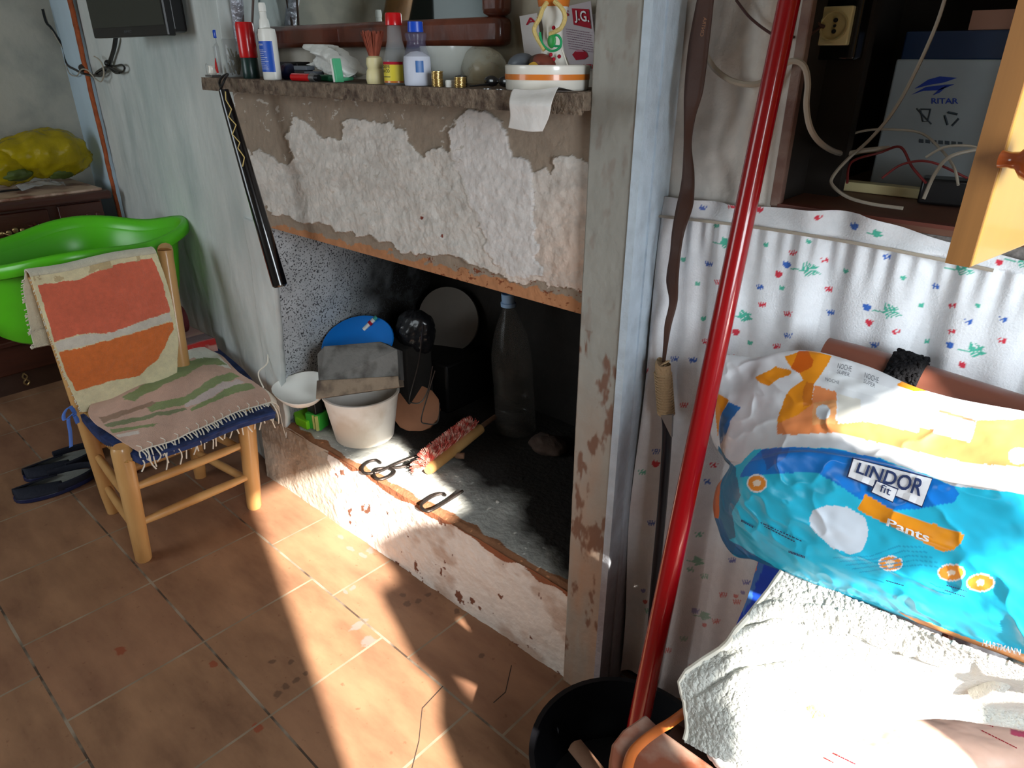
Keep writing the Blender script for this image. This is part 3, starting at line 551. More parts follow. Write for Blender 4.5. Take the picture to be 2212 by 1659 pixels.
# ------------------------------------------------------------------ sideboard
XF = -3.84; YE = 1.285
sb = thing('sideboard', 'dark carved wooden sideboard with a veined marble top at the left edge', 'sideboard', (-4.08, .6, 0))
MB().b2((-4.33, -.6, .86), (XF+.035, YE+.02, .9)).build('top', m_wood, sb, bev=.012)
MB().b2((-4.3, -.58, .899), (XF+.005, YE-.01, .912)).build('marble_inlay', m_marble, sb, bev=.004)
MB().b2((-4.3, -.55, .25), (XF-.02, YE-.02, .86)).build('carcass', m_wood, sb, smooth=False)
MB().b2((-4.31, -.58, .10), (XF+.02, YE, .26)).b2((-4.31, -.58, .24), (XF+.035, YE+.01, .27)).build('plinth', m_wood, sb, bev=.008)
MB().b2((-4.28, -.5, 0), (XF, YE-.03, .105)).build('base', m_wood2, sb, smooth=False)
for ya in (.42, -.2):
    d = MB().b2((XF-.02, ya, .68), (XF-.002, ya+.60, .845)).build('drawer', m_wood, sb, bev=.006)
    hc = np.array([XF+.004, OX(30, 488, XF)[1] if ya > 0 else ya+.25, .765]); b = MB()
    for k in range(7): b.ball(hc+[0, (k-3)*.028, .004*math.cos(k*2)], (.006, .013-.0012*abs(k-3), .014-.002*abs(k-3)), 6)
    b.tube([hc+[.004, -.05, 0], hc+[.022, -.03, -.012], hc+[.022, .03, -.012], hc+[.004, .05, 0]], .004, 6); h_ = b.build('drawer_pull', m_brass, d); plabel(h_, 'tarnished brass pull')
    b = MB(); fc = np.array([XF+.0, ya+.53, .765])
    for k in range(8): a = k*math.pi/4; b.tube([fc, fc+[.004, .02*math.cos(a), .02*math.sin(a)], fc+[0, .045*math.cos(a), .03*math.sin(a)]], [.004, .008, .001], 6)
    b.build('carved_flower', m_wood, d)
b = MB().b2((XF-.02, 1.06, .30), (XF+.006, YE-.03, .85))
for k in range(4): yk = 1.09+k*.042; b.b2((XF+.004, yk, .42), (XF+.014, yk+.02, .80))
b.build('fluted_pilaster', m_wood, sb, bev=.003)
for ya in (.42, -.2): MB().b2((XF-.02, ya, .30), (XF-.004, ya+.60, .66)).build('door', m_wood, sb, bev=.01)
for yk in np.arange(-.3, 1.25, .17):
    b = MB()
    for s in (-1, 1):
        b.tube(cpath([(XF+.002, yk, .025), (XF+.005, yk+s*.012, .042), (XF+.005, yk, .058), (XF+.005, yk-s*.01, .072), (XF+.002, yk, .09)], 16), .004, 6)
    b.build('plinth_ornament', m_brass, sb)
# yellow bag
def blob(c, r, amp, f, s, n=26, R=None, flat=-9):
    b = MB().ball(c, r, n, R); V = np.array(b.v); d = V-np.array(c); k = fbm(V[:, 0]*f+9, V[:, 1]*f, V[:, 2]*f, s=s, o=4)
    V = np.array(c)+d*(1+amp*k)[:, None]; V[:, 2] = np.maximum(V[:, 2], flat); b.v = [tuple(q) for q in V]; return b
yb_ = thing('plastic_bag', 'crumpled translucent yellow plastic bag of greens on the sideboard', 'bag', (-4.05, .95, .912))
c_ = OX(85, 335, -4.08)
blob(c_+[0, .02, -.0], (.13, .19, .115), .4, 9, 3, 34, flat=.913).build('bag_film', m_bag, yb_)
blob(OX(10, 350, -4.08)+[0, 0, -.02], (.10, .13, .08), .4, 10, 7, 26, flat=.913).build('bag_film', m_bag, yb_)
blob(OX(125, 370, -4.04), (.06, .09, .035), .5, 22, 5, 20, flat=.914).build('greens', m_leaf, yb_)
blob(OX(30, 375, -4.02), (.05, .08, .03), .5, 22, 8, 20, flat=.914).build('greens', m_leaf, yb_)
p = OZ(85, 405, .916); ws = patch(np.array([[p+[-.05, -.1, .0], p+[-.05, 0, .012], p+[-.05, .12, 0]], [p+[0, -.1, .02], p+[0, .02, .028], p+[0, .11, .01]], [p+[.06, -.09, .0], p+[.06, 0, .014], p+[.06, .1, 0]]]), 24, 30)
ws[..., 2] += np.abs(fbm(ws[..., 0]*40, ws[..., 1]*40, s=2))*.012
tag(MB().grid(ws).build('plastic_wrapper', m_film), 'small clear plastic wrapper lying on the sideboard marble in front of the yellow bag', 'wrapper')
pn = OZ(15, 412, .92); tag(MB().tube([pn+[0, -.08, 0], pn, pn+[.005, .07, 0]], .005, 8).build('pen', m_black), 'black pen on the sideboard marble at the left picture edge', 'pen')

# ------------------------------------------------------------------ low table, cloth, roll, tub
TX0, TX1, TY0, TY1, TZ = -3.22, -2.62, .70, 1.14, .465
tb = thing('low_table', 'low dark red wooden table with turned legs behind the straw chair', 'table', (-2.92, .8, 0))
MB().b2((TX0, TY0, TZ-.03), (TX1, TY1, TZ)).build('tabletop', m_wood, tb, bev=.005)
pl = [(.018, 0), (.026, .03), (.018, .06), (.028, .12), (.034, .16), (.022, .2), (.030, .27), (.03, .41)]
for x in (TX0+.05, TX1-.05):
    for y in (TY0+.05, TY1-.05): MB().lathe((x, y, 0), pl, 18).build('leg', m_wood, tb)
X, Y = np.meshgrid(np.linspace(TX0-.01, TX1+.13, 110), np.linspace(TY0-.02, TY1+.008, 90))
Z = np.full_like(X, TZ+.006); ov = np.clip(X-(TX1+.008), 0, 1); Z -= ov*1.0+0; Xs = X-ov*.92+.006*np.sin(Y*50)*np.clip(ov*12, 0, 1); P = np.stack([Xs, Y, Z+.003*fbm(X*20, Y*20, s=3)], -1)
def clothc(V):
    c = np.tile(lin((176, 120, 110)), (len(V), 1)); r = V[:, 2] < TZ-.006; c[r] = lin((206, 150, 136)); e = (V[:, 0] > TX1-.075) & ~r; c[e] = lin((92, 52, 54)); e = (V[:, 0] > TX1-.005) & (V[:, 2] > TZ-.02); c[e] = lin((186, 44, 40))
    e = (V[:, 0] > TX1-.10) & (V[:, 0] < TX1-.088); c[e] = lin((176, 140, 110)); n = fbm(V[:, 1]*60, V[:, 2]*60, s=3) > .3; c[n & r] = lin((186, 100, 90)); return c
tc_ = MB().grid(P).build('table_cloth', m_fabric, vc=clothc, solid=.003); tag(tc_, 'pink and dark red woven cloth with a red edge draped on the low table', 'tablecloth')
b = MB()
for k in range(40): y = TY0+k*.016; p0 = np.array([TX1+.018, y, TZ-.115]); b.tube([p0, p0+[.004, rnd.uniform(-.005, .005), -.012], p0+[.002, rnd.uniform(-.01, .01), -.022]], .0022, 5)
b.build('fringe', mat('brown_fringe', (110, 56, 44), .9), tc_)['kind'] = 'stuff'
ro = tag(MB().tube([(-2.78, .72, TZ+.075), (-2.77, .85, TZ+.072), (-2.765, 1.10, TZ+.07)], [.06, .064, .058], 20).build('rolled_blanket', mat('dark_red_fleece', (84, 26, 30), .8, bump=.5, bs=60)), 'dark red rolled blanket on the low table under the tub', 'blanket')
ro2 = tag(MB().tube([(-3.05, .72, TZ+.072), (-3.05, 1.08, TZ+.072)], [.064, .064], 20).build('rolled_blanket', mat('dark_red_fleece')), 'dark rolled blanket propping the far side of the green tub', 'blanket')
ZR = .91; tc2 = (-2.945, .83)
def rimw(i, a): return (1+.05*math.cos(4*a+.6)*min(i, 3)/3, (.014*math.cos(4*a+.3)+.018*math.sin(a))*min(i, 5)/5)
prof = [(.01, .0), (.76, .0), (.82, .02), (.86, .10), (.90, .2), (.94, .30), (.98, .325), (1.02, .335), (1.05, .325), (1.05, .29), (1.03, .285), (1.03, .30), (1.0, .315), (.955, .30), (.92, .285), (.88, .2), (.84, .1), (.78, .03), (.01, .022)]
b = MB().lathe((tc2[0], tc2[1], TZ+.088), [(r*.30, z) for r, z in prof], 72, sx=1.0, sy=1.25, wave=rimw, R=Rz(math.radians(-14)))
tag(b.build('plastic_tub', m_green, ang=0), 'large bright green plastic wash tub with a wavy rim behind the straw chair', 'tub')

# ------------------------------------------------------------------ straw chair
ch = thing('straw_chair', 'small pale wooden chair with woven straw seat and cloths on it', 'chair', (-2.27, .75, 0))
legs = [((-2.10, .55, 0), (-2.075, .565, .435)), ((-2.095, .945, 0), (-2.05, .955, .425))]
for a, c in legs: MB().tube([a, np.array(a)+[0, 0, .01], (np.array(a)+np.array(c))/2, np.array(c)-[0, 0, .012], c], [.022, .026, .029, .031, .024], 10).build('leg', m_pine, ch)
posts = [((-2.455, .59, 0), (-2.46, .585, .42), OX(82, 600, -2.545)), ((-2.44, .91, 0), (-2.47, .945, .42), OX(357, 545, -2.56))]
for a, m_, c in posts:
    c = np.array(c); MB().tube(cpath([a, m_, (np.array(m_)+c)/2, c-[0, 0, .01], c+[0, 0, .006]], 16), [.021]+[.025]*11+[.027, .026, .023, .010], 12).build('back_post', m_pine, ch)
def str_(a, c, r=.014, nm='stretcher'): a, c = np.array(a), np.array(c); MB().tube([a, a*.8+c*.2, (a+c)/2, a*.2+c*.8, c], [r*.75, r, r*1.1, r, r*.75], 10).build(nm, m_pine, ch)
for z in (.145, .275): str_((-2.09, .56, z), (-2.075, .95, z+.003), .0145)
for z in (.14, .27): str_((-2.455, .59, z), (-2.45, .92, z)); 
for z in (.11, .24): str_((-2.095, .555, z), (-2.455, .59, z)); str_((-2.085, .95, z), (-2.45, .915, z))
for t in (.45, .75):
    str_(np.array(posts[0][1])*(1-t)+np.array(posts[0][2])*t, np.array(posts[1][1])*(1-t)+np.array(posts[1][2])*t, .013, 'back_slat')
b = MB(); sc4 = [np.array(q) for q in ((-2.06, .565, .405), (-2.045, .955, .40), (-2.46, .945, .405), (-2.45, .59, .41))]
cen = sum(sc4)/4
for s in range(4):
    a, c = sc4[s], sc4[(s+1) % 4]
    for k in range(30):
        t = (k+.5)/30; p = a*(1-t)+c*t; q = cen+(p-cen)*(abs(t-.5)*1.7+.05)*.98; b.tube([q+[0, 0, -.002], p+[0, 0, .004], p+(p-cen)*.05+[0, 0, -.012], p+[0, 0, -.024]], .0072, 5)
b.build('straw_seat', m_straw, ch)
# seat pad and mat
def zc(L): return [[OZ(x, y, z) for x, y, z in r] for r in L]
padc = zc([[(172,892,.418),(300,810,.43),(385,775,.43),(465,745,.425)], [(205,930,.425),(340,860,.438),(450,810,.438),(530,800,.43)], [(255,962,.425),(390,905,.436),(480,862,.436),(572,858,.43)], [(300,985,.418),(420,945,.424),(500,912,.424),(592,885,.42)]])
P = patch(padc, 50, 60); B2 = P.copy(); B2[..., 2] = .412
pad = MB().grid(P-[0, 0, .006]); sh = P-[0, 0, .006]
edge = np.concatenate([sh[0], sh[1:, -1], sh[-1, ::-1][1:], sh[::-1, 0][1:]]); lo = edge.copy(); lo[:, 2] -= .026; pad.grid(np.array([edge, edge+[0, 0, -.013], lo]))
pd = thing('seat_cushion', 'thin navy seat cushion tied to the straw chair under a striped mat', 'cushion', (-2.25, .77, .41))
pad.build('cushion_pad', m_navyf, pd, ang=0)
e = sh[-1]; MB().tube(e+[.004, 0, -.004], .006, 6).build('piping', m_navyf, pd)
rb = OZ(165, 890, .42)
b = MB(); 
for pts in ([(165,893),(150,880),(138,895),(140,908),(152,900),(160,893)], [(160,893),(148,905),(152,935),(154,966)], [(158,893),(166,905),(168,915),(162,900)], [(170,905),(160,890),(152,878)]):
    Q = cpath([OX(x, y, -2.45+.006*i) for i, (x, y) in enumerate(pts)], 24); b.grid(np.array([Q-[0, .006, .0], Q+[0, .006, .002]]))
b.build('ribbon_tie', m_ribbon, pd, solid=.001)
matc = zc([[(200,868,.446),(330,790,.452),(395,752,.452),(430,745,.446)], [(192,898,.434),(330,835,.452),(430,790,.456),(476,768,.452)], [(228,930,.436),(370,868,.45),(470,830,.452),(520,808,.448)], [(265,955,.437),(400,905,.444),(490,868,.448),(572,842,.444)], [(300,978,.425),(415,935,.431),(500,895,.433),(586,868,.427)]])
P = patch(matc, 150, 190); P[..., 2] += .004*fbm(P[..., 0]*14, P[..., 1]*14, s=4)+.0025*np.sin(P[..., 1]*40+P[..., 0]*30)
G = (128, 146, 84); K = (206, 168, 148)
stripes = paint(K, [('p', [(400,740),(450,745),(500,800),(420,772),(380,790),(380,750)], (222, 220, 208)), ('p', [(262,860),(330,828),(430,776),(470,775),(490,790),(440,790),(395,812),(330,838),(290,868)], G),
    ('p', [(370,790),(430,775),(455,778),(400,815),(360,830),(300,860),(265,866),(300,838)], G), ('p', [(310,875),(400,858),(455,820),(500,806),(520,815),(470,832),(420,868),(330,892)], G), ('p', [(400,872),(440,850),(480,828),(515,820),(530,828),(480,845),(440,870),(400,880)], (206, 190, 186)), ('p', [(410,884),(455,862),(505,832),(545,830),(550,840),(500,852),(450,875),(415,890)], G),
    ('p', [(215,905),(330,868),(340,872),(225,915)], (150, 118, 92)), ('p', [(225,918),(400,880),(405,886),(235,926)], (120, 130, 84)), ('p', [(240,930),(340,915),(330,922),(245,938)], G), ('p', [(250,942),(300,932),(300,940),(256,948)], (222, 210, 200))], wob=4, var=.08, vf=.05)
stm = thing('striped_mat', 'fringed pink and green striped woven mat on the chair seat', 'mat', (-2.25, .77, .44))
MB().grid(P).build('woven_cloth', m_fabric, stm, vc=stripes, solid=.004, ang=0)
b = MB()
for k in range(46):
    t = (k+.5)/46; i = int(t*189); p = P[-1, i]; q = p+[.012+rnd.uniform(-.003, .006), rnd.uniform(-.006, .006), -.012]; ln = .05+rnd.random()*.022+(.02 if t > .95 else 0)
    if k % 2 and t < .93: ln *= .5
    b.tube(cpath([p, q, q+[.004, rnd.uniform(-.01, .01), -ln*.5], q+[rnd.uniform(-.004, .004), rnd.uniform(-.012, .012), -ln]], 9), .0023, 5)
for k in range(16):
    p = P[-1-int(k*3), -1]; q = p+[rnd.uniform(-.004, .012), .014, -.014]; b.tube(cpath([p, q, q+[rnd.uniform(-.01, .01), .008, -.02], q+[rnd.uniform(-.015, .015), .008, -.045]], 8), .0016, 5)
p = P[-1, -1]; b.tube(cpath([p, p+[.02, .012, -.03], p+[.02, .016, -.08], p+[.026, .018, -.13]], 14), .001, 5)
b.tube(cpath([P[-1, i]+[.003, 0, .002] for i in range(0, 190, 9)], 80), .0024, 5)
for t0 in range(6, 180, 13): b.tube(cpath([P[-1, t0]+[.004, 0, .002], P[-9, min(t0+3, 189)]+[0, 0, .004], P[-18, min(t0+1, 189)]+[0, 0, .003]], 8), .0014, 5)
b.build('fringe', m_cotton, stm)['kind'] = 'stuff'
# hanging towel over the chair back
tw = [[(66,598),(150,585),(245,562),(338,547)], [(92,680),(175,665),(270,648),(368,640)], [(125,770),(210,755),(300,738),(384,722)], [(150,835),(235,830),(310,815),(383,770)], [(176,890),(250,878),(320,842),(382,812)]]
TXs = [-2.505, -2.475, -2.445, -2.43, -2.415]
P = patch([[OX(x, y, TXs[i]+(0.0 if 0 < j < 3 else -.006)) for j, (x, y) in enumerate(r)] for i, r in enumerate(tw)], 230, 220); P[..., 0] += .006*fbm(P[..., 1]*9, P[..., 2]*9, s=6)+.0012*fbm(P[..., 1]*120, P[..., 2]*120, s=8)
coral, orng, crm = (236, 116, 86), (240, 126, 58), (244, 232, 190)
twp = paint(crm, [('p', [(83,617),(170,603),(245,572),(328,557),(350,610),(366,673),(240,718),(170,722),(118,740),(100,680)], coral), ('p', [(118,742),(170,724),(240,718),(366,674),(370,693),(300,715),(180,748),(125,760)], (232, 224, 210)),
    ('p', [(126,762),(180,750),(300,716),(371,695),(374,712),(362,735),(340,775),(300,812),(240,822),(165,846),(140,800)], orng), ('f', lambda x, y, P: (fbm(x*.04, y*.04, s=61) > .35) & inpoly(x, y, [(60,590),(340,545),(335,555),(80,620)]), (214, 192, 146))], wob=3, var=.12, vf=.03)
ct = thing('hand_towel', 'worn orange and cream towel hanging over the straw chair back', 'towel', (-2.5, .75, .86))
MB().grid(P).build('towel_front', m_terry, ct, vc=twp, solid=.006, ang=0)
top = P[0]; rows = [top]
for k in range(1, 9): a = k/8*math.pi; rows.append(top+[-.026*(1-math.cos(a)), 0, .016*math.sin(a)])
for k in range(1, 30): rows.append(top+np.array([-.052, -.006*k/30-.022*(k/30), -.0085*k*(1+.06*math.sin(k))])+np.array([0, -.012, 0])*min(k/6, 1))
R_ = np.array(rows); MB().grid(R_).build('towel_back', m_terry, ct, vc=lambda V: np.tile(lin((226, 220, 196)), (len(V), 1)), solid=.006, ang=0)
b = MB()
for k in range(60): p = R_[-1-int(rnd.random()*28), 0]; b.tube([p, p+[rnd.uniform(-.004, .004), -.008, rnd.uniform(-.006, .002)]], .0016, 4)
for k in range(60): p = P[int(rnd.random()*229), 0]; b.tube([p, p+[.002, -.005, rnd.uniform(-.005, .002)]], .0014, 4)
b.build('frayed_edge', m_cotton, ct)['kind'] = 'stuff'
# slippers
def slipper(c, ang, lab):
    t = thing('slipper', lab, 'slipper', (c[0], c[1], 0), 'navy slippers beside the straw chair'); R = Rz(ang)
    out = lambda s, z: [tuple(Vector((c[0], c[1], z))+R @ Vector((x*s, y*s, 0))) for x, y in [(math.cos(a)*.142, math.sin(a)*(.068+.006*math.cos(a))) for a in np.linspace(0, 2*math.pi, 28, endpoint=False)]]
    MB().prism(out(1, .001), (0, 0, .018)).build('sole', m_navy, t, bev=.003)
    MB().prism(out(.9, .019), (0, 0, .004)).build('insole', mat('grey_insole', (120, 122, 118), .8, bump=.3, bs=60), t, bev=.001)
    for s in (-1, 1):
        rows = []
        for i in range(14):
            f = i/13; x = .136-.15*f; y = s*.069*math.sqrt(max(1-(x/.143)**2, .02)); rows.append([tuple(Vector((c[0], c[1], 0))+R @ Vector((x, y*(1-k*.9), .018+.034*math.sin(k*math.pi/2)*(1-.35*f)))) for k in np.linspace(0, 1-.35*f, 8)])
        MB().grid(np.array(rows)).build('upper', m_navyd, t, solid=.005)
    MB().tube([tuple(Vector((c[0], c[1], .034))+R @ Vector((math.cos(a)*.139, math.sin(a)*.066, 0))) for a in np.linspace(1.5, 4.78, 24)], .009, 8, flat=1.6).build('heel_rim', m_navyd, t)
sp1 = (-2.78, .51); sp2 = (-2.925, .58)
slipper(sp1, math.radians(266), 'open navy slipper nearer the left picture edge, left one of the pair'); slipper(sp2, math.radians(272), 'navy slipper half hidden behind the chair leg, right one of the pair')

# ------------------------------------------------------------------ black baton hanging from the mantel
bp1, bp2 = OY(483, 195, .985), OY(605, 618, .985)
bt = thing('baton', 'long black baton hanging by a cord from the left end of the mantel', 'baton', bp2)
ax = bp2-bp1; L_ = np.linalg.norm(ax); ax /= L_
MB().tube([bp1, bp1+ax*.04, bp1+ax*L_*.5, bp2-ax*.012, bp2-ax*.003, bp2+ax*.002], [.013, .0155, .019, .0215, .021, .016], 24).build('shaft', m_blackgl, bt)
MB().tube(cpath([bp1+[0, -.004, 0], OY(474, 180, .992), OY(480, 166, 1.0)+[0, 0, 0], OY(492, 160, 1.03), OY(486, 170, .99), bp1+[0, -.01, 0]], 24), .003, 6).build('hanging_cord', m_black, bt)
zg = [(486,196),(489,214),(493,232),(494,252),(505,270),(502,288),(513,306),(510,320),(524,336),(522,350),(529,362)]
tw_ = on_bvh(MB().tube([bp1, bp1+ax*.04, bp1+ax*L_*.5, bp2], [.013, .0155, .019, .0215], 24), .002)
zig = [(487,198),(488,216),(500,236),(494,252),(510,270),(502,290),(518,308),(514,320),(528,340),(524,360)]
MB().tube([tw_(x, y) for x, y in zig], .0016, 6).build('zigzag_thread', m_rope, bt)

# ------------------------------------------------------------------ things on the mantel
def mx(px, Y, py=175): return OY(px, py, Y)[0]
def mz(px, py, Y): return OY(px, py, Y)[2]
def bottle(px, top, Y, prof, m, name, label, cat, n=28, sx=1, sy=1):
    x = mx(px, Y); h = mz(px, top, Y)-ZM; t = thing(name, label, cat, (x, Y, ZM)); return t, (x, Y, ZM+.0005), h
# white spray bottle
x = mx(590, 1.045); h = mz(572, 5, 1.045)-ZM; u = h/165
t = thing('spray_bottle', 'white spray bottle with a blue label on the mantel before the mirror', 'bottle', (x, 1.045, ZM))
MB().lathe((x, 1.045, ZM), [(.5*u, 0), (25*u, 0), (27*u, 2*u), (27*u, 98*u), (24*u, 110*u), (13*u, 112*u), (11*u, 113*u)], 32, sy=.7).build('body', m_wplas, t)
xx = x-.006; MB().lathe((xx, 1.045, ZM+.0), [(12*u, 110*u), (12.5*u, 113*u), (11*u, 128*u), (8*u, 134*u), (7.5*u, 146*u), (8.5*u, 147*u), (8.5*u, 160*u), (7*u, 165*u), (.5*u, 165*u)], 24).build('spray_nozzle', m_wplas, t)
b = MB(); 
Q = [[(x+27.3*u*math.cos(a), 1.045+.7*27.3*u*math.sin(a), ZM+z*u) for a in np.linspace(math.radians(190), math.radians(345), 24)] for z in (18, 84)]; lb = b.grid(np.array(Q)).build('label_band', mat('blue_label', (26, 84, 190), .4, var=.08), t)
f_ = lambda u0, v0: (x+27.8*u*math.cos(math.radians(215+u0*85)), 1.045+.7*27.8*u*math.sin(math.radians(215+u0*85)), ZM+u*v0)
text3('prorhin', lambda a, c: f_(a*.8, 73+c*7), 'label_text', m_inkw, lb)
b = MB()
for k in range(11):
    z = 24+k*4.1; w_ = .5+.5*rnd.random(); P = [[f_(a, z+q) for a in np.linspace(.25, .3+.8*w_, 10)] for q in (0, .9)]; b.grid(np.array(P))
b.build('label_lines', m_inkw, lb)
# red tube with dark cap
x = mx(545, 1.07); u = .00135; t = thing('spray_can', 'red can with a dark green cap standing upside down on the mantel', 'can', (x, 1.07, ZM))
MB().lathe((x, 1.07, ZM), [(.5*u, 0), (16*u, 0), (16.5*u, 2*u), (16*u, 38*u), (15*u, 40*u)], 26).build('cap', mat('dark_green_cap', (24, 50, 46), .3), t)
MB().lathe((x, 1.07, ZM), [(17*u, 38*u), (17.5*u, 40*u), (17.5*u, 97*u), (16*u, 101*u), (.5*u, 101*u)], 26).build('can_body', m_red, t)
# glass jar with herbs, blue-capped flask, trinket
x = mx(515, 1.11); t = thing('herb_jar', 'clear glass jar of dried herbs between the small flask and the red can', 'jar', (x, 1.11, ZM))
MB().lathe((x, 1.11, ZM), [(.0005, 0), (.027, 0), (.029, .003), (.029, .096), (.027, .1)], 24, cap=False).build('glass', m_glassb, t)
b = MB()
for k in range(46): a = rnd.uniform(0, 6.28); r = rnd.uniform(0, .022); p = np.array([x+r*math.cos(a), 1.11+r*math.sin(a), ZM+rnd.uniform(.004, .05)]); b.tube([p, p+[rnd.uniform(-.01, .01), rnd.uniform(-.01, .01), rnd.uniform(.01, .03)]], .002, 5)
b.build('herbs', mat('dried_herb', (92, 84, 44), .9, var=.3), t)
x = mx(486, 1.12); t = thing('cologne_flask', 'small clear flask with a blue cap at the left end of the mantel', 'bottle', (x, 1.12, ZM))
MB().lathe((x, 1.12, ZM), [(.0005, 0), (.018, 0), (.019, .003), (.019, .08), (.008, .092), (.008, .105)], 22).build('glass', m_glassb, t)
MB().lathe((x, 1.12, ZM), [(.012, .103), (.0125, .104), (.0125, .122), (.011, .124), (.0005, .124)], 20).build('cap', m_bluep, t)
MB().prism([(x-.012, 1.10, ZM+.01), (x+.010, 1.10, ZM+.01), (x+.004, 1.10, ZM+.05)], (0, -.002, 0)).build('label_patch', m_red, t, smooth=False)
x = mx(462, 1.07); t = thing('trinket', 'tiny white and metal trinket at the far left tip of the mantel', 'trinket', (x, 1.07, ZM))
MB().lathe((x, 1.07, ZM+.004), [(.008, 0), (.012, .006), (.009, .02), (.010, .026), (.0005, .027)], 16).build('white_knob', m_ceramic, t); MB().b2((x-.018, 1.055, ZM), (x+.022, 1.085, ZM+.006)).build('metal_base', m_steel, t, bev=.001)
MB().tube(cpath([(x, 1.07, ZM+.02), (x-.02, 1.065, ZM+.035), (x-.024, 1.065, ZM+.01), (x-.015, 1.06, ZM+.003)], 20), .0006, 5).build('wire', m_steel, t)
# foil roll, brown sticks at the mirror's left
f0, f1 = np.array([mx(528, 1.16), 1.16, ZM]), OY(505, -60, 1.13)
tag(MB().tube([f0, (f0+f1)/2, f1], [.012, .016, .02], 14).build('foil_roll', mat('crinkled_foil', (176, 178, 190), .3, metal=.6, bump=1, bs=60)), 'crumpled silver foil roll leaning on the left side of the mirror', 'foil')
for i, (a, c, lb_) in enumerate((((533, 1.13), (520, -40), 'thin brown stick leaning on the mirror, left one beside the foil roll'), ((541, 1.14), (548, -30), 'thin brown stick leaning on the mirror just left of the white spray bottle'))):
    a_ = np.array([mx(a[0], a[1])+.0, a[1], ZM]); c_ = OY(c[0], c[1], 1.16); tag(MB().tube([a_, c_], .0035, 8).build('thin_stick', m_wood2), lb_, 'stick', 'brown sticks leaning on the mirror')
# small stuff row
def lay(px0, py0, px1, py1, Y, r, m, name, label, cat, z=None, flat=1.0):
    a, c = np.array([mx(px0, Y), Y, 0]), np.array([mx(px1, Y), Y, 0]); a[2] = c[2] = ZM+r*flat+(z or 0); return tag(MB().tube([a, a*.5+c*.5, c], r, 14, flat=flat).build(name, m), label, cat)
t = thing('blue_pouch', 'small dark blue plastic pouch right of the white spray bottle', 'pouch', (mx(628, 1.09), 1.09, ZM)); blob((mx(626, 1.09), 1.09, ZM+.018), (.032, .02, .022), .3, 40, 3, 18, flat=ZM).build('pouch', m_navy, t)
MB().b2((mx(612, 1.12), 1.105, ZM), (mx(655, 1.12), 1.15, ZM+.042)).build('black_flap', m_black, t, bev=.004)
t = thing('pocket_lighter', 'black and grey lighter stacked on the mantel beside the blue pouch', 'lighter', (mx(668, 1.06), 1.06, ZM)); MB().b2((mx(645, 1.06), 1.05, ZM+.012), (mx(668, 1.06), 1.075, ZM+.024)).build('grip', m_black, t, bev=.002)
MB().b2((mx(645, 1.06), 1.05, ZM+.024), (mx(672, 1.06), 1.075, ZM+.034)).build('case', m_grey, t, bev=.002); MB().b2((mx(660, 1.07), 1.05, ZM), (mx(695, 1.07), 1.08, ZM+.022)).build('case', m_grey, t, bev=.002)
t = thing('red_lighter', 'red lighter lying at the mantel edge in front of the grey one', 'lighter', (mx(655, 1.03), 1.03, ZM)); a, c = np.array([mx(634, 1.03), 1.03, ZM+.009]), np.array([mx(673, 1.03), 1.03, ZM+.009]); MB().tube([a, c], .009, 14).build('body', m_red, t); MB().tube([c, c+[.018, 0, 0]], .0095, 12).build('wheel_guard', m_steel, t)
MB().tube([c+[.014, 0, 0], c+[.03, .002, 0]], .007, 10).build('tip', m_black, t)
g0 = np.array([mx(702, 1.05), 1.06, ZM+.008]); t = thing('green_clip', 'dark green plastic clip lying behind the razor', 'clip', (g0[0], g0[1], ZM)); MB().box(g0, (.06, .02, .014)).build('clip_body', mat('dark_green', (20, 92, 60), .4), t, bev=.003)
MB().tube([g0+[.02, -.01, 0], g0+[.06, -.01, .0]], .004, 8).build('clip_arm', mat('dark_green'), t)
rp = np.array([mx(730, 1.03), 1.03, ZM+.026]); t = thing('razor', 'disposable razor with green and white head standing on edge', 'razor', (rp[0], 1.03, ZM)); MB().box(rp-[.004, 0, 0], (.007, .02, .05), R=Ry(-.12)).build('head', m_wplas, t, bev=.001); MB().box(rp+[.004, 0, 0], (.007, .02, .05), R=Ry(-.12)).build('guard', mat('mint_green', (90, 190, 140), .4), t, bev=.001); MB().tube([rp-[0, 0, .02], rp+[-.012, .05, -.018]], .004, 8).build('handle', mat('mint_green'), t)
# white plastic glove
gc = [[(656,96,1.1),(700,98,1.08),(735,118,1.08),(760,140,1.09),(772,152,1.1)], [(655,104,1.09),(700,112,1.06),(730,130,1.06),(752,148,1.07),(770,158,1.08)], [(672,112,1.07),(700,125,1.05),(725,142,1.05),(742,155,1.055),(762,163,1.07)], [(685,122,1.08),(705,140,1.06),(715,152,1.055),(728,160,1.055),(745,168,1.06)], [(660,140,1.08),(685,148,1.08),(700,156,1.07),(715,162,1.06),(730,168,1.07)]]
P = patch([[OY(*p) for p in r] for r in gc], 40, 44); P[..., 1] += .014*fbm(P[..., 0]*35, P[..., 2]*35, s=6); P[..., 2] = np.maximum(P[..., 2], ZM+.006); gl = MB().grid(P); V2 = P+[0, .03, 0]
gl.grid(V2[:, ::-1]); gb = tag(gl.build('plastic_glove', mat('white_glove', (224, 226, 222), .45, bump=.4, bs=40, sub=.2), ang=0, solid=.002), 'crumpled white plastic glove lying on the mantel below the mirror', 'glove')
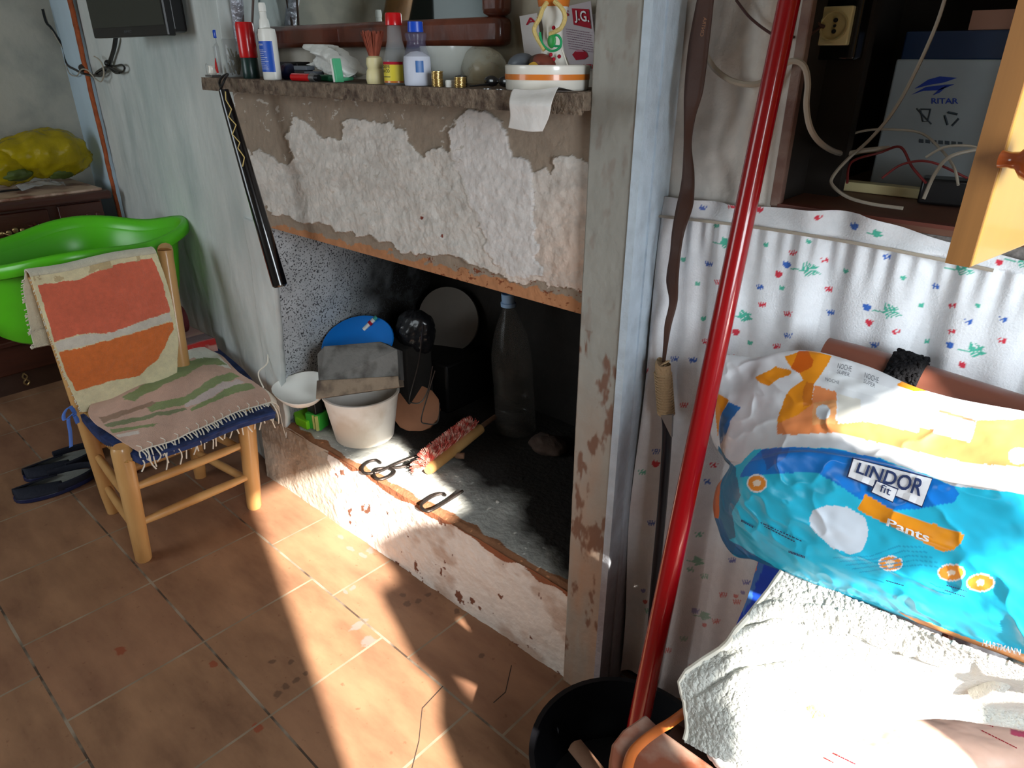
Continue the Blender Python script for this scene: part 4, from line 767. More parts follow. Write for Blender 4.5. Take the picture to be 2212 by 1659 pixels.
# shaving brush
x = mx(812, 1.05); t = thing('shaving_brush', 'shaving brush with a cream handle and red-brown bristles standing upright', 'brush', (x, 1.05, ZM)); hh = lambda py: mz(812, py, 1.05)-ZM
MB().lathe((x, 1.05, ZM), [(.0005, 0), (.019, 0), (.021, .01), (.019, .026), (.016, .031), (.0185, .04), (.017, .052), (.012, .056), (.0005, .056)], 24).build('handle', m_cream, t)
b = MB()
for k in range(130): a = rnd.uniform(0, 6.28); r = math.sqrt(rnd.random()); p = np.array([x+.009*r*math.cos(a), 1.05+.009*r*math.sin(a), ZM+.052]); q = p+[.016*r*math.cos(a), .016*r*math.sin(a), .05+rnd.uniform(-.004, .004)]; b.tube([p, q], [.0016, .001], 4)
b.build('bristles', m_bristd, t)['kind'] = 'stuff'
# red cap bottle
x = mx(858, 1.05); t = thing('condiment_bottle', 'tall clear bottle with red cap and yellow label on the mantel', 'bottle', (x, 1.05, ZM)); h = mz(862, 27, 1.05)-ZM; u = h/152
pr = [(.5, 0), (29, 0), (30, 3), (30, 50), (28, 58), (18, 95), (15, 125), (14, 130)]; MB().lathe((x, 1.05, ZM), [(r*u, z*u) for r, z in pr], 32, wave=lambda i, a: (1+(.03*math.cos(14*a) if i in (5, 6) else 0), 0)).build('glass', m_glassb, t)
MB().lathe((x, 1.05, ZM), [(r*u, z*u) for r, z in [(18, 126), (19.5, 127), (19, 149), (17, 152), (.5, 152)]], 28).build('cap', m_red, t)
cyl = lambda cx_, r_, y_: (lambda a, z: (cx_+r_*math.cos(math.radians(a)), y_+r_*math.sin(math.radians(a)), ZM+z))
def band(cx_, r_, y_, a0, a1, z0_, z1_, m, nm, par): return MB().grid(np.array([[cyl(cx_, r_, y_)(a, z) for a in np.linspace(a0, a1, 20)] for z in (z0_, z1_)])).build(nm, m, par)
lb = band(x, 30.3*u, 1.05, 195, 350, 8*u, 48*u, mat('yellow_label', (226, 206, 60), .5), 'label_band', t); band(x, 30.5*u, 1.05, 195, 350, 44*u, 50*u, m_ink, 'label_stripe', lb); band(x, 30.5*u, 1.05, 195, 350, 5*u, 9*u, m_orange, 'label_stripe', lb)
text3('EL DEFI', lambda a, c: cyl(x, 30.6*u, 1.05)(208+a*80, (36+c*7)*u), 'label_text', m_inkb, lb, bold=True); text3('EMESA CO', lambda a, c: cyl(x, 30.6*u, 1.05)(208+a*80, (27+c*7)*u), 'label_text', m_inkb, lb, bold=True); band(x, 30.6*u, 1.05, 215, 290, 17*u, 18.5*u, m_inkb, 'label_line', lb)
# blue cap bottle with powder
x = mx(903, 1.04); t = thing('powder_bottle', 'clear bottle half full of white powder with a blue cap', 'bottle', (x, 1.04, ZM)); h = mz(901, 46, 1.04)-ZM; u = h/138
pr = [(.5, 0), (31, 0), (33, 3), (33, 40), (32, 62), (23, 86), (22, 96), (26, 108), (25, 113), (16, 117), (15, 118)]; MB().lathe((x, 1.04, ZM), [(r*u, z*u) for r, z in pr], 32).build('glass', mat('bluish_plastic', (130, 138, 180), .12, alpha=.13, spec=.9), t)
MB().lathe((x, 1.04, ZM), [(r*u, z*u) for r, z in [(.5, 1), (31, 1), (32.2, 5), (32.4, 50), (31, 64), (14, 74), (.5, 76)]], 28).build('powder', mat('white_powder', (222, 226, 236), .9), t)
MB().lathe((x, 1.04, ZM), [(r*u, z*u) for r, z in [(17, 115), (19, 116), (18, 137), (16, 138), (.5, 138)]], 28, wave=lambda i, a: (1+.03*math.cos(24*a), 0)).build('cap', m_bluep, t); band(x, 33.3*u, 1.04, 312, 345, 30*u, 55*u, mat('blue_sticker', (50, 104, 170), .4), 'sticker', t)
# coins: every coin an object
cme = None
def coin(x, y, z, label, group, r=.0118):
    global cme
    if cme is None:
        cme = MB().lathe((0, 0, 0), [(.0005, 0), (r-.0011, 0), (r, .0006), (r, .0016), (r-.0011, .0022), (.0005, .0022)], 28).build('coin', m_gold, loc=np.zeros(3)); o = cme
    else: o = cme.copy(); col.objects.link(o)
    o.location = (x+rnd.uniform(-.0008, .0008), y+rnd.uniform(-.0008, .0008), z); return tag(o, label, 'coin', group)
ORD = ['topmost', 'second from the top', 'third from the top', 'fourth from the top', 'fifth from the top', 'sixth from the top', 'seventh from the top', 'eighth from the top', 'ninth from the top', 'third from the bottom', 'second from the bottom', 'lowest']
for k in range(12): coin(mx(945, 1.035), 1.035, ZM+.0003+k*.0024, 'gold coin, %s in the taller stack beside the powder bottle' % ORD[11-k], 'coins in the taller stack')
for k in range(8): coin(mx(994, 1.035), 1.035, ZM+.0003+k*.0024, 'gold coin, %s in the shorter stack right of the small white cap' % (ORD[7-k] if k else 'lowest'), 'coins in the shorter stack')
x = mx(972, 1.04); t = thing('bottle_cap', 'small white bottle cap between the two coin stacks', 'cap', (x, 1.04, ZM)); MB().lathe((x, 1.04, ZM), [(.0005, 0), (.009, 0), (.0095, .011), (.008, .013), (.0005, .013)], 20, wave=lambda i, a: (1+.04*math.cos(18*a), 0)).build('cap_shell', m_wplas, t); MB().lathe((x-.004, 1.075, ZM), [(.0005, 0), (.012, 0), (.012, .02), (.0005, .022)], 18).build('dark_lid', m_black, t)  # small white bottle cap, loose on the mantel
# glass bowl, stone shell
x = mx(962, 1.12); tag(MB().lathe((x, 1.13, ZM), [(.0005, 0), (.03, 0), (.032, .003), (.046, .02), (.058, .05), (.06, .075), (.057, .075), (.054, .05), (.043, .022), (.0005, .006)], 32).build('glass_bowl', mat('milky_glass', (206, 210, 204), .15, alpha=.5, spec=.8)), 'shallow clear glass bowl behind the coin stacks', 'bowl')
tag(blob((mx(1035, 1.14), 1.15, ZM+.03), (.06, .04, .045), .35, 14, 4, 20, flat=ZM).build('clear_bag', mat('cloudy_film', (196, 196, 180), .2, alpha=.45, c2=(170, 150, 110), mixs=14)), 'cloudy plastic bag right of the glass bowl below the mirror corner', 'bag')
x = mx(1068, 1.05); t = thing('sunglasses', 'dark sunglasses lying folded left of the white ceramic dish', 'sunglasses', (x, 1.05, ZM))
for s in (-1, 1): MB().ball((x+.018*s+.01, 1.05, ZM+.013), (.018, .006, .010), 12).build('lens', m_blackgl, t)
MB().tube(cpath([(x-.01, 1.045, ZM+.008), (x-.03, 1.03, ZM+.005), (x-.045, 1.03, ZM+.004)], 10), .0018, 6).build('temple', m_black, t)
tag(MB().lathe((mx(1052, 1.02), 1.02, ZM), [(.0005, 0), (.008, 0), (.008, .0015), (.0005, .0015)], 18).build('small_coin', m_steel), 'silver coin lying flat at the mantel edge, left of its twin', 'coin', 'silver coins by the sunglasses')
tag(MB().lathe((mx(1080, 1.02), 1.02, ZM), [(.0005, 0), (.008, 0), (.008, .0015), (.0005, .0015)], 18).build('small_coin', m_steel), 'silver coin lying flat at the mantel edge, nearer the ceramic dish', 'coin', 'silver coins by the sunglasses')
# ceramic dish with stripe
x = mx(1182, 1.09); R0 = (mx(1272, 1.09)-mx(1094, 1.09))/2*.80; t = thing('ceramic_dish', 'round white ceramic dish with an orange stripe at the right of the mantel', 'dish', (x, 1.09, ZM))
hD = mz(1182, 150, 1.0)-ZM; hD = .042
MB().lathe((x, 1.09, ZM), [(.0005, 0), (R0*.96, 0), (R0*.98, .002), (R0, hD-.002), (R0-.002, hD), (R0-.006, hD-.002), (R0-.008, .006), (.0005, .005)], 56).build('bowl', m_ceramic, t)
o = MB().lathe((x, 1.09, ZM), [(R0*.992+.0005, hD*.42), (R0*.995+.0006, hD*.64)], 56, cap=False).build('orange_stripe', m_orange, t)
for i, (px_, dy, r_, m_, lb_) in enumerate(((1125, 0, .028, m_grey, 'grey round lid lying in the dish, farthest left'), (1160, .01, .026, mat('brown_lid', (84, 66, 56), .4), 'brown round lid leaning in the middle of the dish'), (1190, -.02, .024, mat('brick_lid', (120, 60, 46), .5), 'reddish round lid at the right in the dish'))):
    tag(MB().ball((mx(px_, 1.09), 1.09+dy, ZM+.044), (r_, r_*.8, r_*.62), 12, R=Ry(.3*i-.2)).build('round_lid', m_), lb_, 'lid', 'round lids in the ceramic dish')
tag(MB().lathe((mx(1154, 1.04), 1.035, ZM+.034), [(.0005, 0), (.013, 0), (.013, .003), (.0005, .003)], 24, R=Rx(1.1)).build('gold_disc', mat('yellow_disc', (206, 160, 60), .3)), 'yellow disc propped at the front of the ceramic dish', 'disc')
# flower-painted ceramic grinder with cord
px_ = 1190; Yg = 1.10; x = mx(1192, Yg); u = .00118; t = thing('ceramic_vase', 'slim white painted ceramic vase with an orange rim and yellow cord in the dish', 'vase', (x, Yg, ZM+.006))
MB().lathe((x, Yg, ZM+.006), [(r*u, z*u) for r, z in [(.5, 0), (26, 0), (27, 10), (22, 36), (16, 60), (15, 80), (19, 96), (24, 118), (27, 128), (27, 132), (22, 132), (.5, 128)]], 32).build('body', m_ceramic, t)
MB().lathe((x, Yg, ZM+.006), [(r*u+.0006, z*u) for r, z in [(22.5, 110), (24.5, 119)]], 32, cap=False).build('rim_stripe', m_orange, t); MB().lathe((x, Yg, ZM+.006), [(r*u, z*u) for r, z in [(27, 129), (29, 131), (29, 134), (.5, 134)]], 32).build('rim_lip', m_orange, t)
MB().lathe((x, Yg, ZM+.006), [(r*u, z*u) for r, z in [(.5, 133), (10, 133), (12, 150), (.5, 156)]], 20).build('stopper', m_wood2, t)
OYd = lambda x_, y_, Y_=Yg-.035: OY(x_, y_, Y_)
MB().tube(cpath([OYd(*p) for p in [(1182,5),(1172,20),(1166,38),(1154,62),(1160,82),(1170,98),(1176,108)]], 40), .004, 8).build('yellow_cord', m_rope, t); MB().tube(cpath([OYd(*p) for p in [(1198,3),(1210,14),(1218,26),(1220,42),(1212,60),(1200,68),(1188,74)]], 40), .004, 8).build('yellow_cord', m_rope, t)
MB().tube(cpath([OYd(*p) for p in [(1166,70),(1172,95),(1190,110),(1208,104),(1212,88),(1204,76),(1192,82),(1196,98),(1212,100)]], 40), .0022, 6).build('green_wire', mat('green_wire', (40, 160, 100), .4), t)
MB().ball(OYd(1192, 88), (.009, .004, .012), 10).build('painted_leaf', mat('leaf_paint', (50, 150, 70), .4), t)
for p in ((1196,60),(1190,118),(1196,128),(1208,122)): MB().ball(OYd(*p, Yg-.024), .0035, 6).build('painted_flower', m_ink, t)
MB().tube(cpath([OYd(*p) for p in [(1214,108),(1222,130),(1226,148),(1210,150)]], 20), .0012, 6).build('white_string', m_cotton, t)
# flyers on the wall
def flyer(pts, Y, name, label, dy=.0): return thing(name, label, 'flyer', OY(*pts[0], Y)), MB().add([OY(x, y, Y) for x, y in pts]+[OY(x, y, Y)+[0, .0008, 0] for x, y in pts], [tuple(range(len(pts))), tuple(range(len(pts), 2*len(pts)))[::-1]]+[(i, i+len(pts), (i+1) % len(pts)+len(pts), (i+1) % len(pts)) for i in range(len(pts))])
t, b = flyer([(1290,28),(1306,30),(1302,152),(1240,150),(1250,40)], 1.246, 'flyer', 'blank pale sheet behind the red printed flyers'); b.build('sheet', m_paper, t, smooth=False)
Yp = 1.240; t, b = flyer([(1122,35),(1160,28),(1172,120),(1134,128)], Yp, 'flyer', 'flyer with a big red A, left of the painted vase'); s_ = b.build('sheet', m_paper, t, smooth=False)
onp = lambda Y: (lambda x, y: OY(x, y, Y-.0015))
text3('AI', quadfit([(1136,54),(1166,50),(1164,36),(1133,39)], onp(Yp)), 'headline', m_ink, s_, bold=True)
Yp = 1.232; t, b = flyer([(1205,18),(1276,2),(1282,60),(1292,140),(1236,152),(1214,100)], Yp, 'flyer', 'flyer with a red J.G. box and a red car, right of the vase'); s_ = b.build('sheet', mat('pink_paper', (206, 196, 202), .85, var=.04), t, smooth=False)
o = decal([(1235,18),(1272,20),(1277,62),(1239,53)], onp(Yp), 'red_box', m_ink, s_); text3('J.G.', quadfit([(1242,49),(1274,56),(1270,24),(1240,22)], onp(Yp-.002)), 'headline', m_inkw, s_, bold=True)
text3('S', quadfit([(1218,35),(1229,35),(1228,22),(1217,22)], onp(Yp)), 'headline', m_ink, s_, bold=True)
for k in range(9): y_ = 62+k*5.2; dashes(quadfit([(1222+k*.8, y_+2), (1276+k, y_+11), (1276+k, y_+8), (1222+k*.8, y_-1)], onp(Yp)), 'small_print', m_inkp, s_)
decal([(1236,118),(1243,110),(1258,107),(1268,114),(1270,122),(1262,128),(1244,130)], onp(Yp), 'car_picture', m_ink, s_); decal([(1242,112),(1247,108),(1256,107),(1262,112)], onp(Yp-.001), 'car_window', mat('pink_ink', (206, 140, 160), .8), s_)
text3('678', quadfit([(1255,150),(1290,150),(1289,138),(1254,139)], onp(Yp)), 'headline', m_ink, s_, bold=True)
# receipt hanging over the shelf edge
rc = [[(1104,200,.985),(1150,203,.985),(1202,196,1.0)], [(1100,222,.972),(1150,224,.970),(1192,222,.975)], [(1102,250,.976),(1150,250,.974),(1186,252,.976)], [(1098,276,.98),(1140,284,.976),(1172,284,.98)]]
P = patch([[OY(*p) for p in r] for r in rc], 30, 30); P = np.concatenate([P[:1]+[0, .05, ZM+.002-P[0, 0, 2]], P[:1]+[0, .006, .006], P]); P[0, :, 2] = ZM+.0015
tg = tag(MB().grid(P).build('receipt', mat('receipt_paper', (220, 216, 212), .85, bump=.5, bs=20, var=.06), solid=.0004), 'crumpled white receipt hanging over the mantel edge under the ceramic dish', 'receipt')
# painted drips on mantel edge
# ------------------------------------------------------------------ things in the hearth
def hz(px, py, z=ZH+.003): return OZ(px, py, z)
bb = hz(795, 945); bc = np.array([bb[0]-.0, bb[1]+.05, ZH+.004])
p0, p1 = OZ(718, 945, ZH+.02), OZ(858, 945, ZH+.02)
c_ = (OZ(728, 942, ZH)+OZ(850, 942, ZH))/2; rb_ = np.linalg.norm(OZ(728, 930, ZH)-OZ(850, 930, ZH))/2
zt = .0
t = thing('bucket', 'cream white plastic bucket standing on the hearth under a grey ash pan', 'bucket', (c_[0], c_[1], ZH))
hB = .178
MB().lathe((c_[0], c_[1], ZH+.003), [(.0005, 0), (rb_*.9, 0), (rb_*1.0, .006), (rb_*1.26, hB-.01), (rb_*1.30, hB-.008), (rb_*1.30, hB), (rb_*1.22, hB), (rb_*.96, .01), (.0005, .008)], 44).build('bucket_body', m_bucket, t)
# ash pan: sheet metal box standing on the bucket
dpt = bc
ctr = np.array([c_[0], c_[1], ZH+hB])
Dn = float(np.dot(MC[2], ctr-C0))
def hb(px, py, d=0): return OD(px, py, Dn+d)
t = thing('ash_pan', 'grey ash-stained sheet metal box lying on top of the cream bucket', 'pan', tuple(hb(770, 850)))
fr = [hb(685,862,-.10), hb(862,836,-.12), hb(860,745,-.02), hb(690,760,.0)]
lidp = [hb(682,862,-.10), hb(863,836,-.12), hb(860,812,-.115), hb(684,822,-.09)]
b = MB(); 
boxf = [hb(688,830,-.085), hb(862,822,-.11), hb(858,755,-.10), hb(822,738,-.06), hb(700,748,-.03), hb(685,765,-.06)]
b.prism(boxf, -MC[1]*0+MC[2]*.11); b.build('box_body', m_ash, t, smooth=False, bev=.002)
plabel(MB().prism(lidp, MC[2]*.10).build('folded_flap', mat('rusty_flap', (150, 132, 112), .8, bump=.4, bs=40, c2=(84, 70, 60), mixs=16), t, smooth=False, bev=.002), 'lighter folded front flap with brown stains')
# blue plate leaning behind
pc = OD(775, 745, Dn+.07); Rp_ = toaxis(Vector((.25, -.45, 1)))
tag(MB().lathe(pc, [(r*1.15, z) for r, z in [(.0005, -.012), (.06, -.012), (.075, -.004), (.108, .012), (.112, .014), (.109, .017), (.074, .002), (.058, -.006), (.0005, -.007)]], 44, R=Rp_).build('plastic_plate', m_plate), 'bright blue plastic plate lying behind the ash pan', 'plate')
t = thing('ointment_tube', 'small white and teal tube leaning on the blue plate', 'tube', tuple(OD(800, 700, Dn+.10))); a, c = OD(785, 712, Dn+.12), OD(808, 690, Dn+.12); MB().tube([a, c], [.012, .014], 10, flat=.5).build('tube_body', m_wplas, t); MB().tube([a*.45+c*.55, a*.25+c*.75], .0145, 10, flat=.55).build('pink_band', m_ink, t); MB().tube([c, c+(c-a)*.25], [.0142, .015], 10, flat=.4).build('teal_end', mat('teal', (60, 160, 150), .4), t)
# white tray with wire handle and sponges

t = thing('soap_tray', 'small white plastic tray with a bent wire handle at the left hearth corner', 'tray', tuple(hz(650, 900)))
rm = [OY(586,838,1.065), OY(625,815,1.13), OY(690,800,1.2), OY(700,850,1.17), OY(655,868,1.085), OY(620,864,1.06)]; cn = sum(rm)/6; rm = [cn+(p-cn)*1.28 for p in rm]; low = [cn+(p-cn)*.72-[0, 0, .04] for p in rm]
b = MB(); n = 6; b.add(rm+low+[cn-[0, 0, .05]], [(i, (i+1) % n, (i+1) % n+n, i+n) for i in range(n)]+[(i+n, (i+1) % n+n, 2*n) for i in range(n)]); b.build('tray_shell', m_wplas, t, solid=.003, sub=2)
MB().tube(cpath([rm[0], rm[0]+[-.02, .0, .05], OD(577, 785, np.dot(MC[2], rm[0]-C0)+.01), OD(580, 762, np.dot(MC[2], rm[0]-C0)+.02), OD(592, 758, np.dot(MC[2], rm[0]-C0)+.02)], 24), .0025, 6).build('wire_handle', m_cotton, t)
tag(MB().b2((cn[0]-.03, 1.155, ZH+.004), (cn[0]+.02, 1.19, cn[2]-.042)).build('black_block', m_black, bev=.004), 'small black block supporting the white tray on the hearth', 'block')
for lab, poly, zz_, m_, h_ in (('light green scoop beside the cream bucket on the hearth', [(632,900),(690,880),(694,915),(664,930),(640,918)], ZH+.004, m_gfil, .035),):
    tag(MB().prism([OZ(x, y, zz_) for x, y in poly], (0, 0, h_)).build('plastic_scoop', m_gfil, bev=.004, smooth=False), lab, 'scoop')
t = thing('sponge_pack', 'green striped box of scouring sponges left of the cream bucket', 'box', tuple(hz(690, 900))); b0 = OZ(685, 905, ZH+.036)
MB().box(b0, (.06, .05, .06), rz=.35).build('box_body', m_lgreen, t, bev=.002)
for k in range(3): MB().box(b0+[-.012+.017*k, 0, 0], (.008, .052, .056), rz=.35).build('yellow_stripe', mat('pale_yellow', (206, 206, 120), .6), t)
a, c = OZ(640, 870, ZH+.075), OZ(690, 835, ZH+.10); tag(MB().tube([a, a*.6+c*.4+[0, 0, .012], c], [.012, .018, .012], 10, flat=.5).build('green_sponge', m_gfil), 'yellow-green sponge curved over the white tray edge', 'sponge')
# brush with red bristles on a wooden handle
t = thing('hearth_brush', 'wooden hand brush with red bristles lying on the hearth', 'brush', tuple(hz(930, 1010)))
a, c = OZ(925, 1015, ZH+.022), OZ(1020, 940, ZH+.03); d_ = (c-a); lo_ = np.array(c)-a; u_ = lo_/np.linalg.norm(lo_)
MB().tube([a-u_*.004, a+u_*.012, (a+c)/2, c+u_*.05], [.015, .019, .020, .018], 14).build('wooden_body', m_pine, t)
a2, c2 = OZ(890, 1008, ZH+.03), OZ(990, 925, ZH+.035); b = MB()
ax_ = (c2-a2)/np.linalg.norm(c2-a2); sd = np.cross(ax_, [0, 0, 1])
for k in range(2600):
    s = rnd.random(); an = rnd.uniform(-.4, 2.6); base = a*(1-s)+c*s+ax_*.02*s-sd*.008+[0, 0, .008]; dr = -sd*math.cos(an-.6)+np.array([0, 0, 1])*math.sin(an-.6)*.75
    if s < .08: dr = dr-ax_*.8
    dr = dr/np.linalg.norm(dr); q = base+dr*(.050+rnd.uniform(-.006, .006)); q[2] = max(q[2], ZH+.006); b.tube([base, q], [.0012, .0009], 4)
b.build('bristles', m_brist, t)['kind'] = 'stuff'
# firewood branch
a, c = OZ(985, 1000, ZH+.014), OZ(1005, 985, ZH+.02); MB()
tag(MB().tube(cpath([OZ(1003, 985, ZH+.014), OZ(985, 978, ZH+.014), OZ(1030, 930, ZH+.016), OZ(1070, 900, ZH+.016)], 16), [.011]*8+[.009]*8, 10).build('wood_stub', m_stick), 'short pale wooden stub lying right of the hand brush', 'stick')
# iron hooks
def iron(pts, name, label, z=ZH+.009, r=.0048):
    t = tag(MB().tube(cpath([OZ(x, y, z+(dz if len(q) else 0)) for x, y, *q in pts for dz in (q[0] if q else 0,)], 70), r, 8).build(name, m_iron), label, 'fire iron', 'iron fire tongs and hooks'); return t
iron([(900,985,.01),(860,1000),(815,1020),(788,1022),(783,1010),(795,998),(812,994),(822,1000)], 'fire_tongs', 'iron loop handle of tongs on the hearth, upper left loop')
iron([(905,990,.01),(870,1008),(820,1012),(808,1020),(812,1032),(825,1035),(845,1027),(852,1018),(842,1012)], 'fire_tongs', 'iron loop handle of tongs on the hearth just below the upper loop')
iron([(1000,1060,.01),(970,1080),(945,1095),(925,1104),(912,1098),(912,1088),(935,1072),(955,1066),(962,1070)], 'fire_hook', 'bent iron hook lying alone at the front edge of the sunlit hearth')
# wooden slice, wire rack, lids and dark things
wc = OZ(900, 885, ZH+.05); Rw = toaxis(Vector((.55, -.65, .75)))
tag(MB().lathe(wc, [(.0005, 0), (.085, 0), (.088, .002), (.088, .016), (.085, .018), (.0005, .018)], 14, R=Rw).build('wood_slice', mat('wood_slice', (170, 116, 84), .7, bump=.2, bs=20, var=.2)), 'round wooden slice leaning behind the cream bucket', 'board')
t = thing('wire_rack', 'thin black bent wire rack hanging over the wooden slice', 'rack', tuple(OY(900, 800, 1.30)))
OYw = lambda x, y: OY(x, y, 1.33)
MB().tube(cpath([OYw(*p) for p in [(915,700),(905,780),(885,860),(890,870),(910,868),(925,840),(935,790)]], 40), .0022, 6).build('wire', m_black, t); MB().tube(cpath([OYw(*p) for p in [(940,800),(925,850),(910,905),(920,915),(945,912),(950,870)]], 40), .0022, 6).build('wire', m_black, t)
t2 = OY(970, 690, 1.72); tag(MB().lathe(t2, [(.0005, -.005), (.12, -.005), (.125, 0), (.125, .012), (.115, .012), (.0005, .004)], 40, R=toaxis(Vector((.35, -.85, .25)))).build('pot_lid', mat('sooty_metal', (100, 92, 84), .6, metal=.1)), 'round sooty metal lid leaning against the fireback', 'lid')
# dark stand holding the lid and the crumpled bag
st = OY(930, 760, 1.62); tag(MB().b2((st[0]-.11, 1.55, ZH+.002), (st[0]+.16, 1.78, ZH+.20)).build('iron_stove_box', mat('sooty_iron', (24, 22, 22), .5, metal=.4), bev=.01), 'sooty iron box at the back of the fireplace below the lid', 'box')
bgc = OY(900, 715, 1.50); b = blob(bgc, (.08, .06, .08), .35, 18, 5, 30, flat=ZH)
tag(b.build('black_bag', mat('black_film', (26, 26, 28), .22, bump=.3, bs=30, spec=.5)), 'crumpled shiny black plastic bag behind the blue plate', 'bag')
bs_ = OY(905, 800, 1.50); tag(MB().b2((bs_[0]-.1, 1.42, ZH+.002), (bs_[0]+.03, 1.54, bgc[2]-.04)).build('dark_crate', m_soot, bev=.006), 'soot-dark crate under the crumpled black bag', 'crate')
# big water bottle
wb = OZ(1115, 930, ZH); ztop = None
Yb_ = wb[1]; t = thing('water_bottle', 'large clear uncapped water bottle with a light blue neck in the dark fireplace', 'bottle', (wb[0], wb[1], ZH))
dz_ = OY(1092, 640, Yb_-.02)[2]-ZH; dx_ = OY(1092, 655, Yb_-.0)[0]-wb[0]
prf = [(.0005, 0), (.055, 0), (.063, .006), (.064, .03), (.061, .036), (.064, .042), (.064, .07), (.061, .076), (.064, .082), (.063, .12), (.060, .13), (.063, .14), (.064, .20), (.060, .23), (.05, .27), (.032, .31), (.019, .335), (.017, .35)]
kk = dz_/.375; shear = Matrix(((1, 0, dx_/dz_*.8), (0, 1, 0), (0, 0, 1)))
MB().lathe((wb[0], wb[1], ZH+.003), [(r*1.12, z*kk) for r, z in prf], 36, R=shear).build('bottle_body', mat('dusty_plastic', (120, 116, 110), .2, alpha=.14, spec=.9, bump=.3, bs=30), t)
MB().lathe((wb[0], wb[1], ZH+.003), [(r, z*kk) for r, z in [(.021, .342), (.026, .343), (.026, .352), (.022, .354), (.022, .374), (.019, .375), (.019, .343)]], 28, R=shear, cap=False).build('neck_ring', mat('light_blue_plastic', (150, 186, 226), .35), t)
tag(blob(OZ(1185, 960, ZH+.02), (.07, .06, .03), .4, 18, 9, 20, flat=ZH+.001).build('crumpled_cloth', mat('brown_rag', (74, 58, 50), .9, bump=.4, bs=40)), 'dark crumpled rag beside the foot of the water bottle', 'rag')
tag(blob(OZ(1075, 1084, ZH+.004), (.006, .006, .004), .2, 60, 2, 8).build('plaster_crumb', m_white), 'tiny white plaster crumb on the sooty hearth', 'crumb')

# ------------------------------------------------------------------ right side: wall piece, niche, counter
YW = 1.20
X, Z = np.meshgrid(np.linspace(-.673, -.452, 60), np.linspace(1.24, 2.6, 220)); P = np.stack([X, np.full_like(X, YW), Z], -1)
P[..., 1] -= .012*np.exp(-((X+.515)/.022)**2)-.006*np.exp(-((X+.475)/.010)**2); P = rough_wall(P, (0, -1, 0), .006, 14, 21); P[..., 1] = np.where(X > -.458, YW+.0, P[..., 1])
wr = struct(MB().grid(P).build('wall_back', m_white, solid=.012, offs=-1, ang=0))
m_dark = mat('dark_niche_paint', (40, 34, 30), .9, var=.2)
b = MB().b2((-.66, YW+.02, 0), (-.6, 1.78, 2.6)).b2((-.66, 1.74, 0), (.4, 1.80, 2.6)).b2((.34, YW, 0), (.4, 1.78, 2.6)).b2((-.6, YW+.03, 1.2), (-.464, 1.76, 2.6)); struct(b.build('wall_back', m_dark, smooth=False))
struct(MB().b2((-.02, YW, 1.27), (.4, YW+.05, 2.6)).build('wall_back', m_white, smooth=False))
b = MB().b2((-.464, YW-.006, 1.27), (-.446, YW+.012, 2.6)); nf = struct(b.build('trim_3', mat('brown_frame_paint', (110, 78, 68), .6, bump=.5, bs=50, c2=(150, 130, 118), mixs=10), smooth=False, bev=.003))
ZC = 1.272
ct_ = thing('counter_board', 'brown wooden counter board along the bottom of the dark niche', 'counter', (-.2, 1.4, ZC-.03))
MB().b2((-.462, YW-.002, ZC-.012), (.36, 1.74, ZC)).build('board', mat('brown_counter', (112, 76, 60), .55, var=.15, vs_=10), ct_, smooth=False); MB().b2((-.462, YW-.004, ZC-.04), (.36, 1.72, ZC-.012)).build('stone_edge', m_gran, ct_, smooth=False)
MB().b2((-.45, YW-.006, ZC-.002), (.36, YW+.014, ZC+.004)).build('front_lip', mat('red_brown_lip', (104, 54, 42), .5), ct_, smooth=False)
# battery carton
Yq = 1.50; xl, xr_ = OY(1890, 340, Yq)[0], OY(2150, 350, Yq)[0]; zt1 = OY(1990, 128, Yq)[2]
t = thing('battery', 'large grey battery with a blue winged logo standing in the dark niche', 'battery', ((xl+xr_)/2, Yq, ZC))
bm = MB().b2((xl, Yq, ZC+.001), (xr_, Yq+.18, zt1)); bm.build('case', mat('grey_carton', (148, 156, 160), .6), t, smooth=False, bev=.003)
MB().b2((xl+.005, Yq+.004, zt1-.001), (xr_-.0, Yq+.175, zt1+.045)).build('lid', mat('dark_blue_lid', (24, 44, 74), .4), t, smooth=False, bev=.003)
oq = lambda x, y: OY(x, y, Yq-.0012); inkb = mat('battery_blue', (28, 58, 150), .5)
for pl_ in ([(1975,192),(2005,172),(2030,165),(2068,168),(2040,178),(2005,184)], [(1968,205),(2000,188),(2040,183),(2062,182),(2030,195),(1995,196)], [(2015,206),(2030,192),(2048,184),(2030,200)]): decal(pl_, oq, 'logo', inkb, t)
text3('RITAR', quadfit([(2012,224),(2070,224),(2070,212),(2012,212)], oq), 'logo_text', inkb, t, bold=True)
ki = mat('dim_ink', (60, 70, 78), .6); b = MB()
for k in range(3):
    a = k*2.094; b.tube([oq(2055+16*math.cos(a), 256+16*math.sin(a)), oq(2055+16*math.cos(a+1.5), 256+16*math.sin(a+1.5))], .0018, 4)
b.tube([oq(1988, 236), oq(2010, 236), oq(2004, 262), oq(1994, 262), oq(1988, 236)], .0014, 4); b.tube([oq(1980, 234), oq(2012, 268)], .0012, 4); b.build('recycling_marks', ki, t)
for k in range(7): decal([(1985+k*14,300+k),(1995+k*14,301+k),(1995+k*14,309+k),(1985+k*14,308+k)], oq, 'print_mark', ki, t)
wk = OY(2110, 58, Yq+.0); tag(MB().b2((OY(2092, 60, Yq+.01)[0], Yq+.01, zt1+.0455), (xr_+.02, Yq+.08, zt1+.075)).build('wood_block', mat('pinkish_wood', (150, 110, 92), .7)), 'pinkish wood offcut lying on the dark lid of the battery', 'wood')
